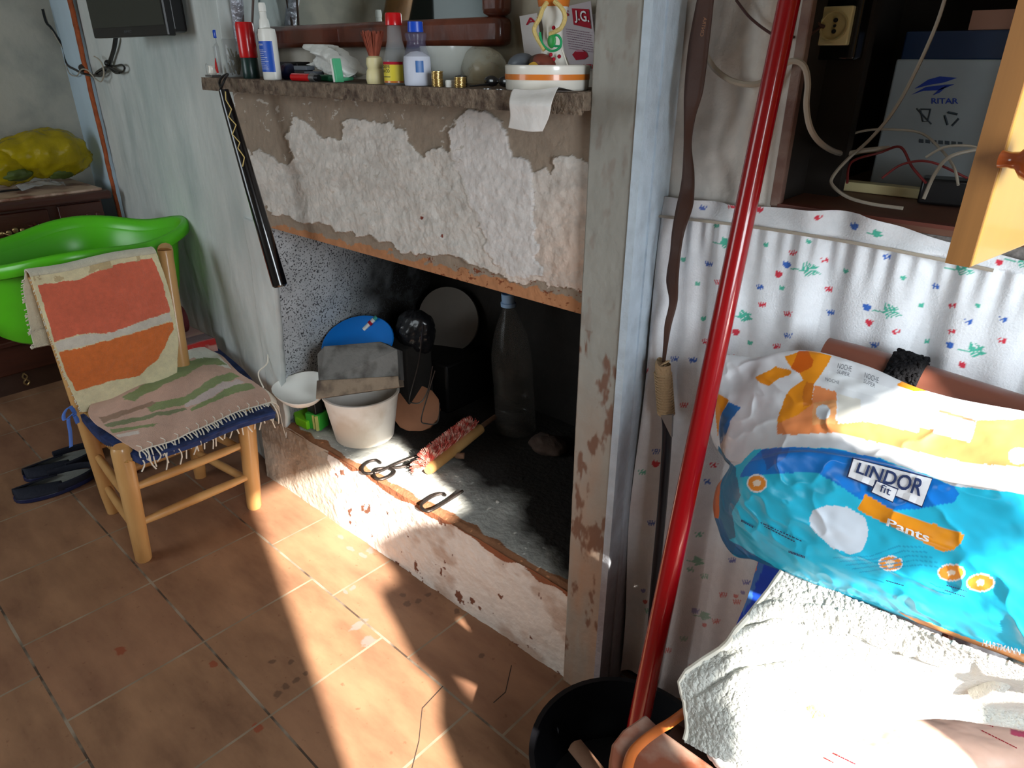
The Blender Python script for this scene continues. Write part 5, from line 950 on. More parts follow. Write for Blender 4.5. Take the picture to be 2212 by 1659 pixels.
# socket on a black plate
Ys = 1.30; so1, so2 = OY(1763, 98, Ys), OY(1833, 15, Ys)
t = thing('wall_socket', 'cream power socket on a glossy black back plate in the niche', 'socket', tuple((so1+so2)/2))
x0_, x1_, z0_, z1_ = so1[0], OY(1838, 60, Ys)[0], OY(1800, 98, Ys)[2], OY(1800, 14, Ys)[2]
MB().b2((x0_-.006, Ys+.006, z0_-.022), (x1_+.012, Ys+.05, z1_+.03)).build('back_plate', m_blackgl, t, bev=.004); MB().b2((x0_, Ys-.006, z0_), (x1_, Ys+.008, z1_)).build('face_plate', m_cream, t, bev=.002)
sc_ = ((x0_+x1_)/2, Ys-.006, (z0_+z1_)/2); rr_ = (x1_-x0_)*.42
MB().lathe(sc_, [(rr_*1.05, -.001), (rr_*1.05, .004), (rr_*.95, .004), (rr_*.92, .0012), (.0005, .0012)], 32, R=Rx(math.pi/2)).build('socket_well', mat('old_cream', (196, 182, 130), .4), t)
for dx, dz, r_ in ((.5, .02, .0028), (.1, .3, .0022)): pass
for dz, r_ in ((.38, .0034), (0, .0022), (-.38, .0034)): MB().lathe((sc_[0]+rr_*.12, Ys-.0085, sc_[2]+dz*rr_), [(.0003, 0), (r_, 0), (r_, .002), (.0003, .002)], 14, R=Rx(math.pi/2)).build('contact_hole', m_inkb, t)
MB().b2((x0_-.01, Ys+.05, ZC), (x1_+.016, Ys+.08, 2.5)).build('mounting_board', m_dark, t, smooth=False)
def cable(pts, r, m, label, Yc=1.3, name='cable', grp=None, n=70):
    return tag(MB().tube(cpath([OY(x, y, (q[0] if q else Yc)) for x, y, *q in pts], n), r, 7).build(name, m), label, 'cable', grp)
cable([(1590,0,1.17),(1622,40,1.17),(1670,75,1.17),(1700,80,1.19),(1745,77,1.24),(1770,60,1.285),(1780,56,1.292)], .0022, m_cableb, 'thin brown twin wire looping from the wall to the socket')
cable([(1742,-20,1.22),(1752,20,1.25),(1765,50,1.28),(1780,58,1.292)], .003, m_cableb, 'brown wire coming down from above into the socket')
cable([(1525,120,1.17),(1545,150,1.17),(1575,172,1.165),(1610,182,1.165),(1640,180,1.17),(1665,160,1.18),(1690,140,1.18),(1718,132,1.182),(1738,145,1.184),(1745,180,1.187),(1742,230,1.19),(1752,280,1.20),(1780,315,1.25),(1820,332,1.36),(1870,325,1.38),(1920,320,1.40)], .0048, m_cable, 'thick cream cable curving across the white wall into the niche', n=110)
cable([(2045,-15,1.34),(2020,60,1.34),(1975,160,1.34),(1930,240,1.34),(1880,300,1.33),(1830,345,1.32),(1800,380,1.30),(1798,400,1.29),(1830,425,1.27),(1880,440,1.25),(1950,450,1.24)], .003, m_cable, 'thin white cable hanging diagonally across the battery', n=100)
cable([(1805,300,1.4),(1870,282,1.42),(1930,280,1.42),(1990,288,1.42),(2030,320,1.38),(2060,360,1.34),(2070,400,1.32)], .0022, m_cable, 'thin pale wire arched in front of the battery bottom')
cable([(2000,340,1.36),(2040,318,1.36),(2090,315,1.36),(2130,325,1.36)], .0022, m_cable, 'short pale wire looping near the cupboard door')
cable([(1995,430,1.30),(2020,375,1.31),(2050,340,1.33),(2100,325,1.35),(2140,322,1.36)], .003, m_cable, 'pale wire rising from the black adapter')
cable([(1830,395,1.30),(1840,350,1.34),(1900,330,1.38),(1945,318,1.38),(1970,360,1.36),(2000,395,1.34)], .0022, mat('red_wire', (120, 40, 40), .5), 'thin red wire tangled at the foot of the battery')
cable([(1905,385,1.33),(1950,355,1.34),(2010,350,1.35),(2090,385,1.36)], .002, mat('red_wire'), 'thin red wire running behind the black adapter')
tag(MB().b2((OY(1745, 340, 1.42)[0], 1.42, ZC+.001), (OY(2140, 380, 1.42)[0], 1.45, ZC+.018)).build('cable_duct', m_cream, smooth=False, bev=.002), 'cream plastic cable duct lying along the niche before the battery', 'duct')
tag(MB().b2((OY(1738, 300, 1.40)[0], 1.40, ZC+.001), (OY(1752, 300, 1.40)[0], 1.43, ZC+.055)).build('duct_end', m_cream, smooth=False, bev=.002), 'upright cream plastic offcut at the left end of the duct', 'offcut')
ad = OZ(2030, 440, ZC+.002); tag(MB().box(ad+[0, 0, .022], (.07, .05, .042), rz=.2).build('power_adapter', m_black, bev=.004), 'black power adapter block at the right of the counter board', 'adapter')
a, c = OZ(1665, 385, ZC+.008), OZ(1715, 355, ZC+.012)
t = thing('flashlight', 'small black flashlight lying at the left corner of the counter', 'flashlight', tuple(a)); MB().tube([a, (a+c)/2, c], [.009, .009, .009], 14).build('barrel', m_black, t); MB().tube([c, c+(c-a)*.35], [.011, .015], 14).build('head', m_blackgl, t); MB().tube([a-(c-a)*.05, a], [.0095, .0095], 12).build('ring', m_steel, t)
tag(blob(OZ(1735, 345, ZC+.03), (.03, .03, .026), .3, 40, 4, 16, flat=ZC+.001).build('black_clamp', m_black), 'lumpy black plastic clamp behind the flashlight', 'clamp'); tag(blob(OZ(1760, 380, ZC+.012), (.035, .02, .012), .3, 40, 5, 14, flat=ZC+.001).build('black_strap', m_black), 'flat black strap bundle right of the flashlight', 'strap')
tag(MB().ball(OZ(1702, 398, ZC+.008), .008, 10).build('metal_ball', m_steel), 'small shiny metal ball below the flashlight', 'ball')
# cupboard door
d0 = OY(2043, 567, .80); zb = d0[2]; dv = np.array([math.sin(math.radians(10.5)), math.cos(math.radians(10.5)), 0]); nv = np.array([dv[1], -dv[0], 0]); Wd = .385
t = thing('cupboard_door', 'open yellow pine cupboard door with an orange turned knob', 'door', tuple(d0))
MB().prism([d0+nv*.003, d0+nv*.024, d0+nv*.024+dv*Wd, d0+nv*.003+dv*Wd], (0, 0, .8)).build('panel', m_pine2, t, smooth=False, bev=.003)
MB().prism([d0-dv*.002, d0-dv*.002+nv*.0225, d0+nv*.0225+dv*.004, d0+dv*.004], (0, 0, .8)).build('edge_board', m_pineedge, t, smooth=False)
kc = OP(2178, 345, d0+nv*.03, nv); MB().lathe(kc-nv*.006, [(.008, 0), (.007, .008), (.008, .014), (.015, .02), (.018, .028), (.016, .036), (.008, .041), (.0005, .042)], 28, R=toaxis(nv)).build('knob', m_knob, t)
hg = MB()
for z in (zb+.1, zb+.6): hg.tube([d0+nv*.012+dv*(Wd+.004)+[0, 0, z-zb], d0+nv*.012+dv*(Wd+.004)+[0, 0, z-zb+.06]], .006, 10)
hg.build('hinge', m_steel, t)

# ------------------------------------------------------------------ floral curtain
YCt = 1.183
cxs = np.linspace(-.655, .34, 470); czs = np.linspace(.015, 1.0, 600)
tops = [OY(x, y, YCt) for x, y in ((1405,432),(1440,424),(1640,447),(1800,455),(1865,462),(1960,492),(2050,522),(2212,560))]; tx = np.array([p[0] for p in tops]); tz = np.array([p[2] for p in tops])
rod = [OY(x, y, YCt) for x, y in ((1410,462),(1640,488),(1900,530),(2150,580))]; rx_ = np.array([p[0] for p in rod]); rz_ = np.array([p[2] for p in rod])
X = np.tile(cxs, (600, 1)); T = czs[:, None]; topz = np.interp(cxs, tx, tz)[None]; botz = .03+.02*np.sin(cxs*20)[None]; Z = botz+(topz-botz)*T
rodz = np.interp(cxs, rx_, rz_)[None]; drop = np.clip((rodz-Z)/.25, 0, 1)
ph = fbm(X*3, Z*.8, s=3); fold = (.014*np.sin(X*46+2.2*ph)+.010*np.sin(X*83+3*ph))*(.3+.7*drop)+.004*np.sin(X*210+4*ph)*np.exp(-((rodz-Z)/.06)**2)*(Z < rodz)
frill = np.clip((Z-rodz)/.03, 0, 1)*.006*np.sin(X*60); P = np.stack([X+.004*np.sin(Z*9), YCt-.004-fold-frill-.006*np.exp(-((Z-rodz)/.006)**2)*0, Z], -1); P[..., 1] = np.minimum(P[..., 1], YW-.008)
L = []; GR, BL, RD = (74, 176, 152), (52, 100, 184), (206, 50, 70)
def tul(x, y, c, s=1, a=0): 
    pts = [(-9,-2),(-7,-8),(-2,-4),(1,-9),(4,-4),(8,-6),(8,2),(3,8),(-3,8),(-8,4)]; ca, sa = math.cos(a), math.sin(a); L.append(('p', [(x+s*(px_*ca-py_*sa), y+s*(px_*sa+py_*ca)) for px_, py_ in pts], c))
def spray(x, y, s=1):
    L.append(('s', [(x-28*s, y-2*s), (x, y+3*s), (x+18*s, y-4*s)], GR, 1.4))
    for k in range(7): L.append(('s', [(x-4*s+4*k*s, y-1*s), (x+2*s+4.5*k*s, y-17*s+2*k*s)], GR, 1.3)); L.append(('s', [(x+k*4*s, y+2*s), (x+4*s+5*k*s, y+15*s-k*s)], GR, 1.3))
def mk(x, y, c, s=1, ff=0):
    if ff: L.append(('p', [(x-6*s, y), (x-3*s, y-6*s), (x+1*s, y-2*s), (x+5*s, y-5*s), (x+6*s, y+1*s), (x+3*s, y+5*s), (x-4*s, y+5*s)], c)); return
    for k in range(3): L.append(('s', [(x-6*s+5*k*s, y-5*s), (x-3*s+5*k*s, y+5*s), (x+5*k*s, y-4*s)], c, 1.1))
for q in ((1700,572),(1873,664),(2053,745),(1846,489)): tul(*q, BL, 1.0)
for q in ((1682,592),(1878,697),(2080,788),(1590,717),(2158,566),(1640,452),(1417,1002)): tul(*q, RD, .95, .3)
for q in ((1737,582),(1912,672),(2096,756),(2070,580),(2200,562)): spray(*q)
spray(1600, 683, .75); spray(1560, 525, .7); spray(1888, 505, .5)
for q in ((1404,552),(1476,560),(1507,612),(1397,690),(1520,688),(1655,528),(1747,522),(1689,622),(1827,585),(1951,600),(1990,660),(2113,660),(1800,738),(2002,737),(1620,740),(1435,820),(1548,487)): mk(*q, GR, 1, 1)
for q in ((1530,570),(1640,620),(1914,555),(2020,618),(1793,675),(2165,690),(1887,745),(1516,449),(1417,463),(1455,775),(1495,778),(1415,975),(1527,1040),(1700,725),(2090,695)): mk(*q, BL)
for q in ((1711,546),(1780,562),(1788,625),(1645,658),(1550,610),(1700,678),(1523,738),(1676,748),(2055,660),(1933,717),(2054,716),(2163,736),(1765,470),(1578,445),(1580,772),(1390,800)): mk(*q, RD)
for q in ((1385,1020),(1475,875),(1500,985),(1555,880),(1508,1155),(1540,1005),(1405,1130),(1490,1230),(1560,1285),(1500,1320),(1545,1342),(1590,1300),(1610,1258),(1475,1380),(1580,1210),(1520,1245),(1400,1320),(1495,1440),(1440,1405)): mk(*q, [BL, RD, GR][(q[0]+q[1]) % 3])
for q in ((1590,1288,RD),(1605,1280,BL),(1500,1318,BL),(1522,1350,RD),(1394,1300,RD),(1390,1276,BL)): tul(q[0], q[1], q[2], .6)
spray(1515, 1330, .6); spray(1500, 1212, .6)
cb1 = paint((222, 225, 229), L, var=.03)
fc = thing('floral_curtain', 'white cotton curtain with small tulip print hanging below the counter', 'curtain', (-.2, YCt, .03))
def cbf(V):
    c = cb1(V); k = np.clip(.5*fbm(V[:, 0]*5, V[:, 2]*2.5, s=77)+np.clip((.75-V[:, 2]), 0, .5)*.9, 0, .6)[:, None]; return c*(1-k)+lin((184, 146, 128))*k  # random soiling, plus shade towards the bottom painted into the cloth colour
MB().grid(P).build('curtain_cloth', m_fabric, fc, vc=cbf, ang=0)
MB().tube(cpath([p+[0, -.014, 0] for p in rod], 30), .0028, 6).build('curtain_cord', m_cable, fc)

# ------------------------------------------------------------------ leather strap, stick
sl_ = [(1508,1543,-10),(1488,1531,97),(1479,1518,195),(1478,1502,253),(1477,1494,312),(1475,1499,370),(1470,1499,409),(1461,1496,448),(1452,1479,500),(1448,1470,546),(1440,1465,604),(1446,1463,652),(1436,1451,700),(1434,1443,739),(1431,1436,782)]
yt = lambda i: 1.135+.006*math.sin(i*1.9)
Lp = cpath([OY(a, y, yt(i)) for i, (a, c, y) in enumerate(sl_)], 120); Rp = cpath([OY(c, y, yt(i)+.004*math.cos(i*1.6)) for i, (a, c, y) in enumerate(sl_)], 120); up_ = OY(1530, -700, 1.13)
Lp = np.concatenate([[up_-[.022, 0, 0]], Lp]); Rp = np.concatenate([[up_+[.022, 0, 0]], Rp])
stp = thing('leather_strap', 'long dark brown leather strap hanging between the post and the red pole', 'strap', tuple(OY(1480, 400, 1.13)))
MB().grid(np.array([Lp*(1-t_)+Rp*t_ for t_ in np.linspace(0, 1, 5)])).build('strap_band', m_leather, stp, solid=.003)
text3('CINTRA', quadfit([(1512,78),(1520,37),(1527,38),(1519,79)], lambda x, y: OY(x, y, 1.128)), 'stamped_text', mat('gold_stamp', (150, 104, 70), .6), stp)
MB().tube([OY(1548, -60, 1.16), OY(1535, 40, 1.16), OY(1530, 60, 1.17)], .001, 5).build('nail_wire', m_iron, stp)
ws_ = thing('walking_stick', 'dark walking stick with a cord-wrapped handle leaning below the strap', 'stick', tuple(OY(1400, 1440, 1.14)))
h0, h1, h2 = OY(1432, 790, 1.138), OY(1438, 893, 1.138), OY(1402, 1430, 1.14); 
MB().tube(cpath([h1, OY(1441, 945, 1.138), OY(1430, 1100, 1.138), OY(1415, 1260, 1.138), h2, OY(1396, 1490, 1.15)], 30), [.015]*5+[.0155]*20+[.013]*5, 14, flat=.5).build('shaft', mat('dark_steel', (52, 50, 54), .35, metal=.5), ws_)
MB().tube(cpath([h0+[0, 0, .004], h0, OY(1434, 830, 1.138), h1], 24), [.006, .012]+[.0155]*20+[.0165]*2, 14).build('wrapped_grip', m_bone, ws_)
b = MB()
for k in range(16): q_ = OY(1432+k*.45, 806+k*5.7, 1.138); b.tube([q_+np.array([.0165*math.cos(a), .0165*math.sin(a), .002*math.sin(a)]) for a in np.linspace(0, 2*math.pi, 16, endpoint=False)], .0019, 5, closed=True)
b.build('cord_wrap', mat('cord_wrap'), ws_)
MB().prism([OY(1427, 898, 1.12), OY(1452, 896, 1.12), OY(1450, 945, 1.12)], (0, .006, 0)).build('steel_tongue', m_steel, ws_, smooth=False)

# ------------------------------------------------------------------ basin with firewood
bcx, bcy, br_ = -.47, .895, .19
bs = thing('dark_basin', 'dark round plastic basin on the floor between the fireplace post and wooden armchair', 'basin', (bcx, bcy, 0))
MB().lathe((bcx, bcy, .001), [(.0005, 0), (br_*.82, 0), (br_*.86, .004), (br_*1.02, .155), (br_*1.06, .158), (br_*1.06, .165), (br_*1.0, .165), (br_*.83, .01), (.0005, .008)], 52).build('basin_shell', m_basin, bs)
a, c = OZ(1238, 1605, .18), OZ(1330, 1720, .16)
tag(MB().tube(cpath([a, a*.7+c*.3, c, c+(c-a)*.4], 14), [.008]+[.019]*13, 12, flat=.6).build('kindling_stick', m_stick), 'flat brown stick with a rounded end lying across the dark basin', 'stick')
tag(MB().tube([(bcx-.02, bcy-.08, .13), (bcx+.08, bcy+.07, .12)], [.018, .02], 10).build('kindling_stick', m_wood2), 'dark piece of kindling down inside the basin', 'stick')

# ------------------------------------------------------------------ red pole
D1, D2 = 1.25, 1.02
yy_ = .0; pb = OD(1384, 1540, 1.33); pa = OD(1705, 0, .95)
dr = pb-pa; pf = pa+dr*((pa[2]-.012)/(pa[2]-pb[2])); pu = pa-dr*.12
t = thing('red_pole', 'glossy red metal pole leaning diagonally in front of the floral curtain', 'pole', tuple(pf))
MB().tube([pu, pa, (pa+pb)/2, pb, pf], [.0148, .0152, .0176, .0205, .0208], 28).build('tube', m_redd, t)
MB().tube([pf-[0, 0, .011], pf+(pa-pf)*.02], .024, 20).build('rubber_foot', m_black, t)

# ------------------------------------------------------------------ wooden armchair with its load
ac = thing('wooden_armchair', 'worn brown varnished wooden armchair in the lower right corner', 'armchair', (-.05, .9, 0))
ZS = .5
fb = [OZ(1316, 1640, ZS), OZ(1322, 1605, ZS), OZ(1345, 1575, ZS), OZ(1395, 1541, ZS), OZ(1432, 1577, ZS), OZ(1560, 1668, ZS), OZ(1800, 1800, ZS), OZ(1760, 1950, ZS), OZ(1330, 1720, ZS)]
def woodp(V):
    x, y = PR(V); c = np.tile(lin((150, 86, 60)), (len(V), 1)); n = fbm(V[:, 0]*25, V[:, 1]*25, s=3); k = np.clip((n+.1)*2.5, 0, 1)[:, None]*.8; c = c*(1-k)+lin((176, 160, 146))*k; m = (fbm(V[:, 0]*40, V[:, 1]*18, s=9) > .3); c[m] = lin((120, 52, 28)); return c
# dense board: clip grid to polygon
xs = np.array([p[0] for p in fb]); ysb = np.array([p[1] for p in fb]); b = MB().prism([p-[0, 0, .032] for p in fb], (0, 0, .031)); fr_ = b.build('front_rail', mat('rail_wood', (134, 78, 56), .4, c2=(176, 156, 140), mixs=9, var=.25, vs_=14, coat=.3, bump=.2, bs=30), ac, smooth=False, bev=.004)
rib = cpath([OZ(1350, 1690, ZS+.003), OZ(1362, 1635, ZS+.004), OZ(1385, 1605, ZS+.004), OZ(1422, 1577, ZS+.004), OZ(1450, 1560, ZS+.001), OZ(1490, 1530, ZS-.01)], 40)
plabel(MB().tube(rib, .0085, 10, flat=.7).build('bent_rib', mat('orange_varnish', (206, 112, 52), .3, coat=.5, var=.15, vs_=20), ac), 'bright orange bent rib')
MB().b2((-.33, .80, .44), (.3, 1.12, .47)).build('seat', m_wood2, ac, smooth=False)
MB().b2((-.33, .70, .42), (.3, .82, .46)).build('seat', m_wood2, ac, smooth=False)
for x, y in ((-.255, .72), (.26, .72)): MB().tube([(x, y, 0), (x, y, .44)], [.02, .024], 12).build('leg', m_rail, ac)
for x in (-.235, .27): MB().tube([(x, 1.12, 0), (x, 1.12, .5), (x, 1.125, 1.06)], [.02, .022, .018], 12).build('back_post', m_rail, ac)
ra, rb2 = OY(1895, 800, 1.12), OY(2212, 905, 1.12); rl = rb2-ra
MB().tube([ra-rl*.42, ra-rl*.2, ra, rb2, rb2+rl*.9], [.026, .029, .031, .032, .032], 24).build('back_rail', m_rail, ac)
for k in range(4): xk = -.12+k*.1; MB().tube([(xk, 1.125, .46), (xk, 1.12, 1.05)], .009, 8).build('back_spindle', m_rail, ac)
vb = ra+rl*.19; va = rl/np.linalg.norm(rl); b = MB().tube([vb-va*.024, vb-va*.012, vb+va*.012, vb+va*.024], [.036, .041, .041, .036], 40)
V = np.array(b.v); d_ = V-vb; V = vb+d_*(1+.08*fbm(V[:, 0]*130, V[:, 1]*130, V[:, 2]*130, s=2))[:, None]; b.v = [tuple(q) for q in V]
for k in range(260): a_ = rnd.uniform(0, 6.28); s_2 = rnd.uniform(-.022, .022); e1 = np.cross(va, [0, 0, 1]); e1 /= np.linalg.norm(e1); e2 = np.cross(e1, va); q_ = vb+va*s_2+(e1*math.cos(a_)+e2*math.sin(a_))*.040; b.ball(q_, .0036, 4)
tag(b.build('velvet_hair_band', m_velvet), 'fluffy black velvet hair band around the armchair back rail', 'hair band')

# lower blue package
lo = [[(1655,1180,.99),(1700,1190,.99),(1760,1200,.99),(1850,1240,.99)], [(1637,1215,.965),(1700,1232,.965),(1760,1245,.965),(1850,1290,.97)], [(1615,1290,.955),(1690,1310,.955),(1740,1340,.96),(1840,1380,.965)], [(1590,1350,.95),(1650,1390,.955),(1700,1450,.955),(1800,1490,.96)]]
G0 = patch([[OY(*p) for p in r] for r in lo], 60, 70); G0[..., 2] = np.maximum(G0[..., 2], .475); b = MB().grid(G0); bk = G0[0]+[0, .12, 0]; b.grid(np.array([G0[0], bk, bk*[1, 1, 0]+[0, 0, .475]])); lf = G0[:, 0]; b.grid(np.array([lf, lf+[0, .12, 0]]))
lpk = thing('blue_package', 'dark blue plastic package wedged under the open white and blue pack', 'package', (-.1, 1.0, .475)); b.build('film', m_pack, lpk, vc=paint((30, 72, 190), [('p', [(1590,1200),(1643,1200),(1610,1290),(1590,1340)], (226, 120, 50)), ('p', [(1640,1210),(1652,1212),(1620,1300),(1606,1330),(1600,1300)], (70, 120, 190))], wob=6, var=.2), ang=0)
cu = thing('sun_block_pad', 'dark brown pad added under the towel and packs to block stray sun', 'cushion', (0, .94, .471)); MB().b2((-.295, .815, .471), (.38, 1.1, .552)).build('sun_block_body', mat('sun_block_cloth', (58, 44, 38), .9, bump=.3), cu, bev=.03)  # mostly hidden pad, added to stop sun leaking under the towel
# open printed pack
rows = [[(1590,1185,.955),(1640,1213,.915),(1760,1262,.89),(1900,1315,.88),(2050,1372,.87),(2230,1440,.86)],
 [(1562,1166,.965),(1625,1180,.895),(1760,1225,.865),(1900,1275,.855),(2050,1335,.845),(2230,1395,.835)],
 [(1542,1105,.985),(1598,1120,.90),(1760,1160,.862),(1900,1205,.852),(2050,1265,.842),(2230,1320,.832)],
 [(1548,1055,.99),(1600,1060,.905),(1760,1080,.87),(1900,1110,.86),(2050,1160,.85),(2230,1200,.84)],
 [(1578,1008,.99),(1612,1005,.92),(1740,985,.892),(1900,1010,.878),(2050,1050,.868),(2230,1085,.858)],
 [(1562,985,1.0),(1605,985,.94),(1730,965,.915),(1900,992,.90),(2050,1035,.89),(2230,1065,.88)],
 [(1548,900,1.02),(1620,890,.985),(1750,880,.965),(1900,915,.95),(2050,955,.94),(2230,985,.93)],
 [(1545,850,1.04),(1625,825,1.02),(1740,805,1.01),(1880,840,1.0),(2030,880,.99),(2230,925,.98)],
 [(1549,790,1.06),(1640,772,1.05),(1740,757,1.045),(1870,790,1.04),(2010,848,1.035),(2230,893,1.03)]]
G1 = np.array([[OY(*p) for p in r] for r in rows]); G1 = np.concatenate([(G1[0]+[0, .05, .0])[None], G1, (G1[-1]+[0, .03, -.05])[None], (G1[-1]+[0, .03, -.16])[None], (G1[0]+[0, .14, .01])[None], (G1[0]+[0, .05, .0])[None]])
rc_ = G1[:, -1:]+[.16, -.02, .02]; G1 = np.concatenate([np.repeat(G1[:, :1].mean(0, keepdims=True)+[.03, 0, 0], len(G1), 0), G1, rc_, np.repeat(rc_.mean(0, keepdims=True), len(G1), 0)], 1)
P = patch(G1, 420, 560)
wr_ = fbm(P[..., 0]*9, P[..., 2]*14, P[..., 1]*10, s=5, o=4); ridge = 1-np.abs(fbm(P[..., 0]*12+3, P[..., 1]*12, P[..., 2]*16, s=15, o=3))*2
P[..., 1] -= .005*wr_+.0035*np.clip(ridge, 0, 1)**3; P[..., 2] += .002*wr_+.002*np.clip(ridge, 0, 1)**3
Q4 = lambda L: S(L, 1500, 720, .1808)
CY_, BLU, WH, OG, PO = (44, 196, 232), (24, 128, 222), (214, 217, 222), (232, 146, 30), (230, 142, 88)
pk = [('p', [(1520,1000),(1578,1010),(1600,1000),(1630,970),(1710,966),(1800,968),(1900,990),(2000,1025),(2060,1050),(2230,1068),(3000,1110),(3000,1900),(1500,1300)], CY_),
 ('p', [(1598,1030),(1612,1005),(1645,970),(1710,966),(1800,970),(1880,985),(2000,1028),(2060,1050),(2072,1066),(2060,1085),(2020,1092),(1985,1100),(1930,1100),(1868,1086),(1800,1040),(1765,1022),(1700,1022)], BLU),
 ('p', Q4([(790,1400),(850,1380),(1140,1370),(1100,1480),(960,1560),(870,1640),(850,1520),(810,1470)]), (44, 104, 186)), ('p', Q4([(290,1330),(370,1480),(440,1560),(500,1600),(500,1900),(200,1900)]), (40, 120, 160)),
 ('p', [(1535,1060),(1560,1000),(1570,1005),(1556,1050),(1560,1100),(1545,1165),(1535,1120)], (214, 110, 40)), ('p', [(1556,1060),(1575,1010),(1592,1030),(1600,1070),(1580,1110),(1590,1160),(1560,1170),(1552,1120)], (56, 130, 164)), ('p', [(1540,1120),(1556,1120),(1575,1166),(1700,1240),(1640,1225),(1560,1185)], (36, 110, 160)),
 ('p', Q4([(240,690),(410,800),(300,1000),(280,1250),(250,1000)]), OG), ('p', Q4([(410,820),(550,890),(420,1050),(380,1200),(320,1330),(290,1150),(310,970)]), (52, 128, 206)),
 ('p', Q4([(1400,830),(1440,620),(1700,700),(1700,790),(1680,1050),(2010,1060),(2030,900),(2600,1000),(3000,1180),(4000,1400),(4000,1600),(3300,1560),(2212,1310),(1700,1190),(990,1215),(980,1085),(1250,960)]), PO), ('p', Q4([(1420,830),(1700,795),(1690,1080),(1400,1090)]), (226, 160, 106)), ('e', (1778,890,16,16), (206, 214, 222)),
 ('p', Q4([(1720,720),(1980,760),(1990,1060),(1710,1080)]), (208, 206, 198)), ('p', Q4([(1620,600),(2300,720),(2800,900),(3000,1180),(2600,1100),(2020,1060),(2000,800),(1700,720)]), (214, 218, 222)), ('p', [(2110,908),(2230,905),(2230,1010),(2140,985),(2100,950)], PO),
 ('p', [(1868,890),(1930,885),(1990,905),(1985,935),(1862,908)], (226, 232, 240)), ('p', [(2030,880),(2110,905),(2096,955),(2015,935)], (232, 234, 244)), ('p', [(2030,884),(2110,908),(2107,912),(2028,889)], (230, 130, 100)), ('e', (2200,985,22,18), (224, 232, 238)),
 ('p', [(1950,822),(1990,832),(2002,845),(1975,845),(1935,832)], OG), ('p', [(1790,800),(1930,840),(1900,860),(1790,830)], (222, 226, 230)),
 ('p', Q4([(1190,240),(1350,190),(1640,270),(1560,430),(1430,600),(1400,850),(1240,970),(980,1085),(1020,930),(1130,680),(1300,560),(1250,470),(1150,400),(1080,280)]), OG), ('p', Q4([(1240,210),(1350,200),(1430,330),(1400,400),(1260,480),(1150,420),(1200,300)]), (210, 100, 24)), ('p', Q4([(1340,580),(1430,600),(1400,850),(1300,880),(1290,700)]), (206, 118, 34)),
 ('p', Q4([(720,530),(970,400),(1160,450),(1150,500),(1000,540),(890,630),(780,590)]), OG),
 ('p', [(1868,1067),(1852,1100),(1880,1115),(1950,1148),(2010,1180),(2035,1191),(2062,1188),(2076,1172),(2084,1154),(2050,1143),(1985,1122),(1920,1098)], (246, 158, 36)),
 ('p', [(1747,1120),(1756,1102),(1785,1091),(1830,1095),(1870,1118),(1876,1145),(1872,1170),(1860,1192),(1838,1198),(1800,1185),(1770,1160),(1752,1140)], (222, 232, 244)),
 ('p', [(1940,1322),(2020,1350),(2110,1385),(2212,1412),(2240,1420),(2240,1450),(2110,1402),(2030,1372)], (246, 170, 110))]
for (x, y, a_, c_2) in ((1635, 1044, 22, 20), (1924, 1217, 27, 17), (2055, 1237, 30, 19), (2118, 1259, 31, 20)):
    pk += [('e', (x, y, a_, c_2), (240, 240, 244)), ('e', (x, y, a_-3, c_2-3), (244, 152, 60)), ('p', [(x-10, y-4), (x, y-8), (x+9, y-3), (x+6, y+6), (x-6, y+7)], (246, 226, 206))]
for k in range(5): pk.append(('s', [(1800+k*14, 1205+k*8), (1880+k*11, 1202+k*6), (1940+k*12, 1180+k*10), (1995+k*10, 1182+k*11)], (36, 164, 208), 1.1))
pack = thing('incontinence_pants_pack', 'torn-open white, orange and bright blue plastic pack of pants on the armchair', 'pack', tuple(G1.reshape(-1, 3).mean(0)*[1, 1, 0]+[0, 0, .8]))
MB().grid(P).build('pack_film', m_pack, pack, vc=paint(WH, pk, wob=2.5, var=.05), ang=0)
onf = on_bvh(P[::2, ::2].copy(), .004)
def dec(poly, m, nm, sub=6, off=0):
    # subdivided quad decal that follows the film
    q = [np.array(k, float) for k in poly]; g = np.array([[onf(*(q[0]*(1-u)*(1-v)+q[1]*u*(1-v)+q[2]*u*v+q[3]*(1-u)*v))-MC[2]*off for u in np.linspace(0, 1, sub*2)] for v in np.linspace(0, 1, sub)]); return MB().grid(g).build(nm, m, pack, smooth=False)
dec([(1828,1031),(1992,1097),(2015,1032),(1841,988)], m_inkd, 'label_border'); dec([(1831,1029),(1990,1093),(2012,1034),(1843,991)], m_inkw, 'label_panel', off=.0012); dec([(1878,1063),(1927,1086),(1939,1055),(1890,1036)], m_inkd, 'label_border', off=.0018); dec([(1881,1062),(1926,1083),(1936,1057),(1892,1039)], m_inkw, 'label_panel', off=.0026)
ont = lambda x, y: onf(x, y)-MC[2]*.0036
text3('LINDOR', quadfit([(1845,1020),(1984,1072),(1996,1036),(1853,998)], ont), 'label_text', m_inkd, pack, bold=True); text3('fit', quadfit([(1896,1060),(1919,1070),(1924,1053),(1901,1044)], ont), 'label_text', m_inkd, pack)
text3('Pants', quadfit([(1913,1135),(2005,1172),(2008,1153),(1917,1119)], lambda x, y: onf(x, y)-MC[2]*.001), 'banner_text', m_inkw, pack, bold=True)
text3('HARTMANN', quadfit([(2120,1394),(2202,1415),(2204,1402),(2123,1381)], lambda x, y: onf(x, y)-MC[2]*.001), 'banner_text', m_inkw, pack, bold=True)
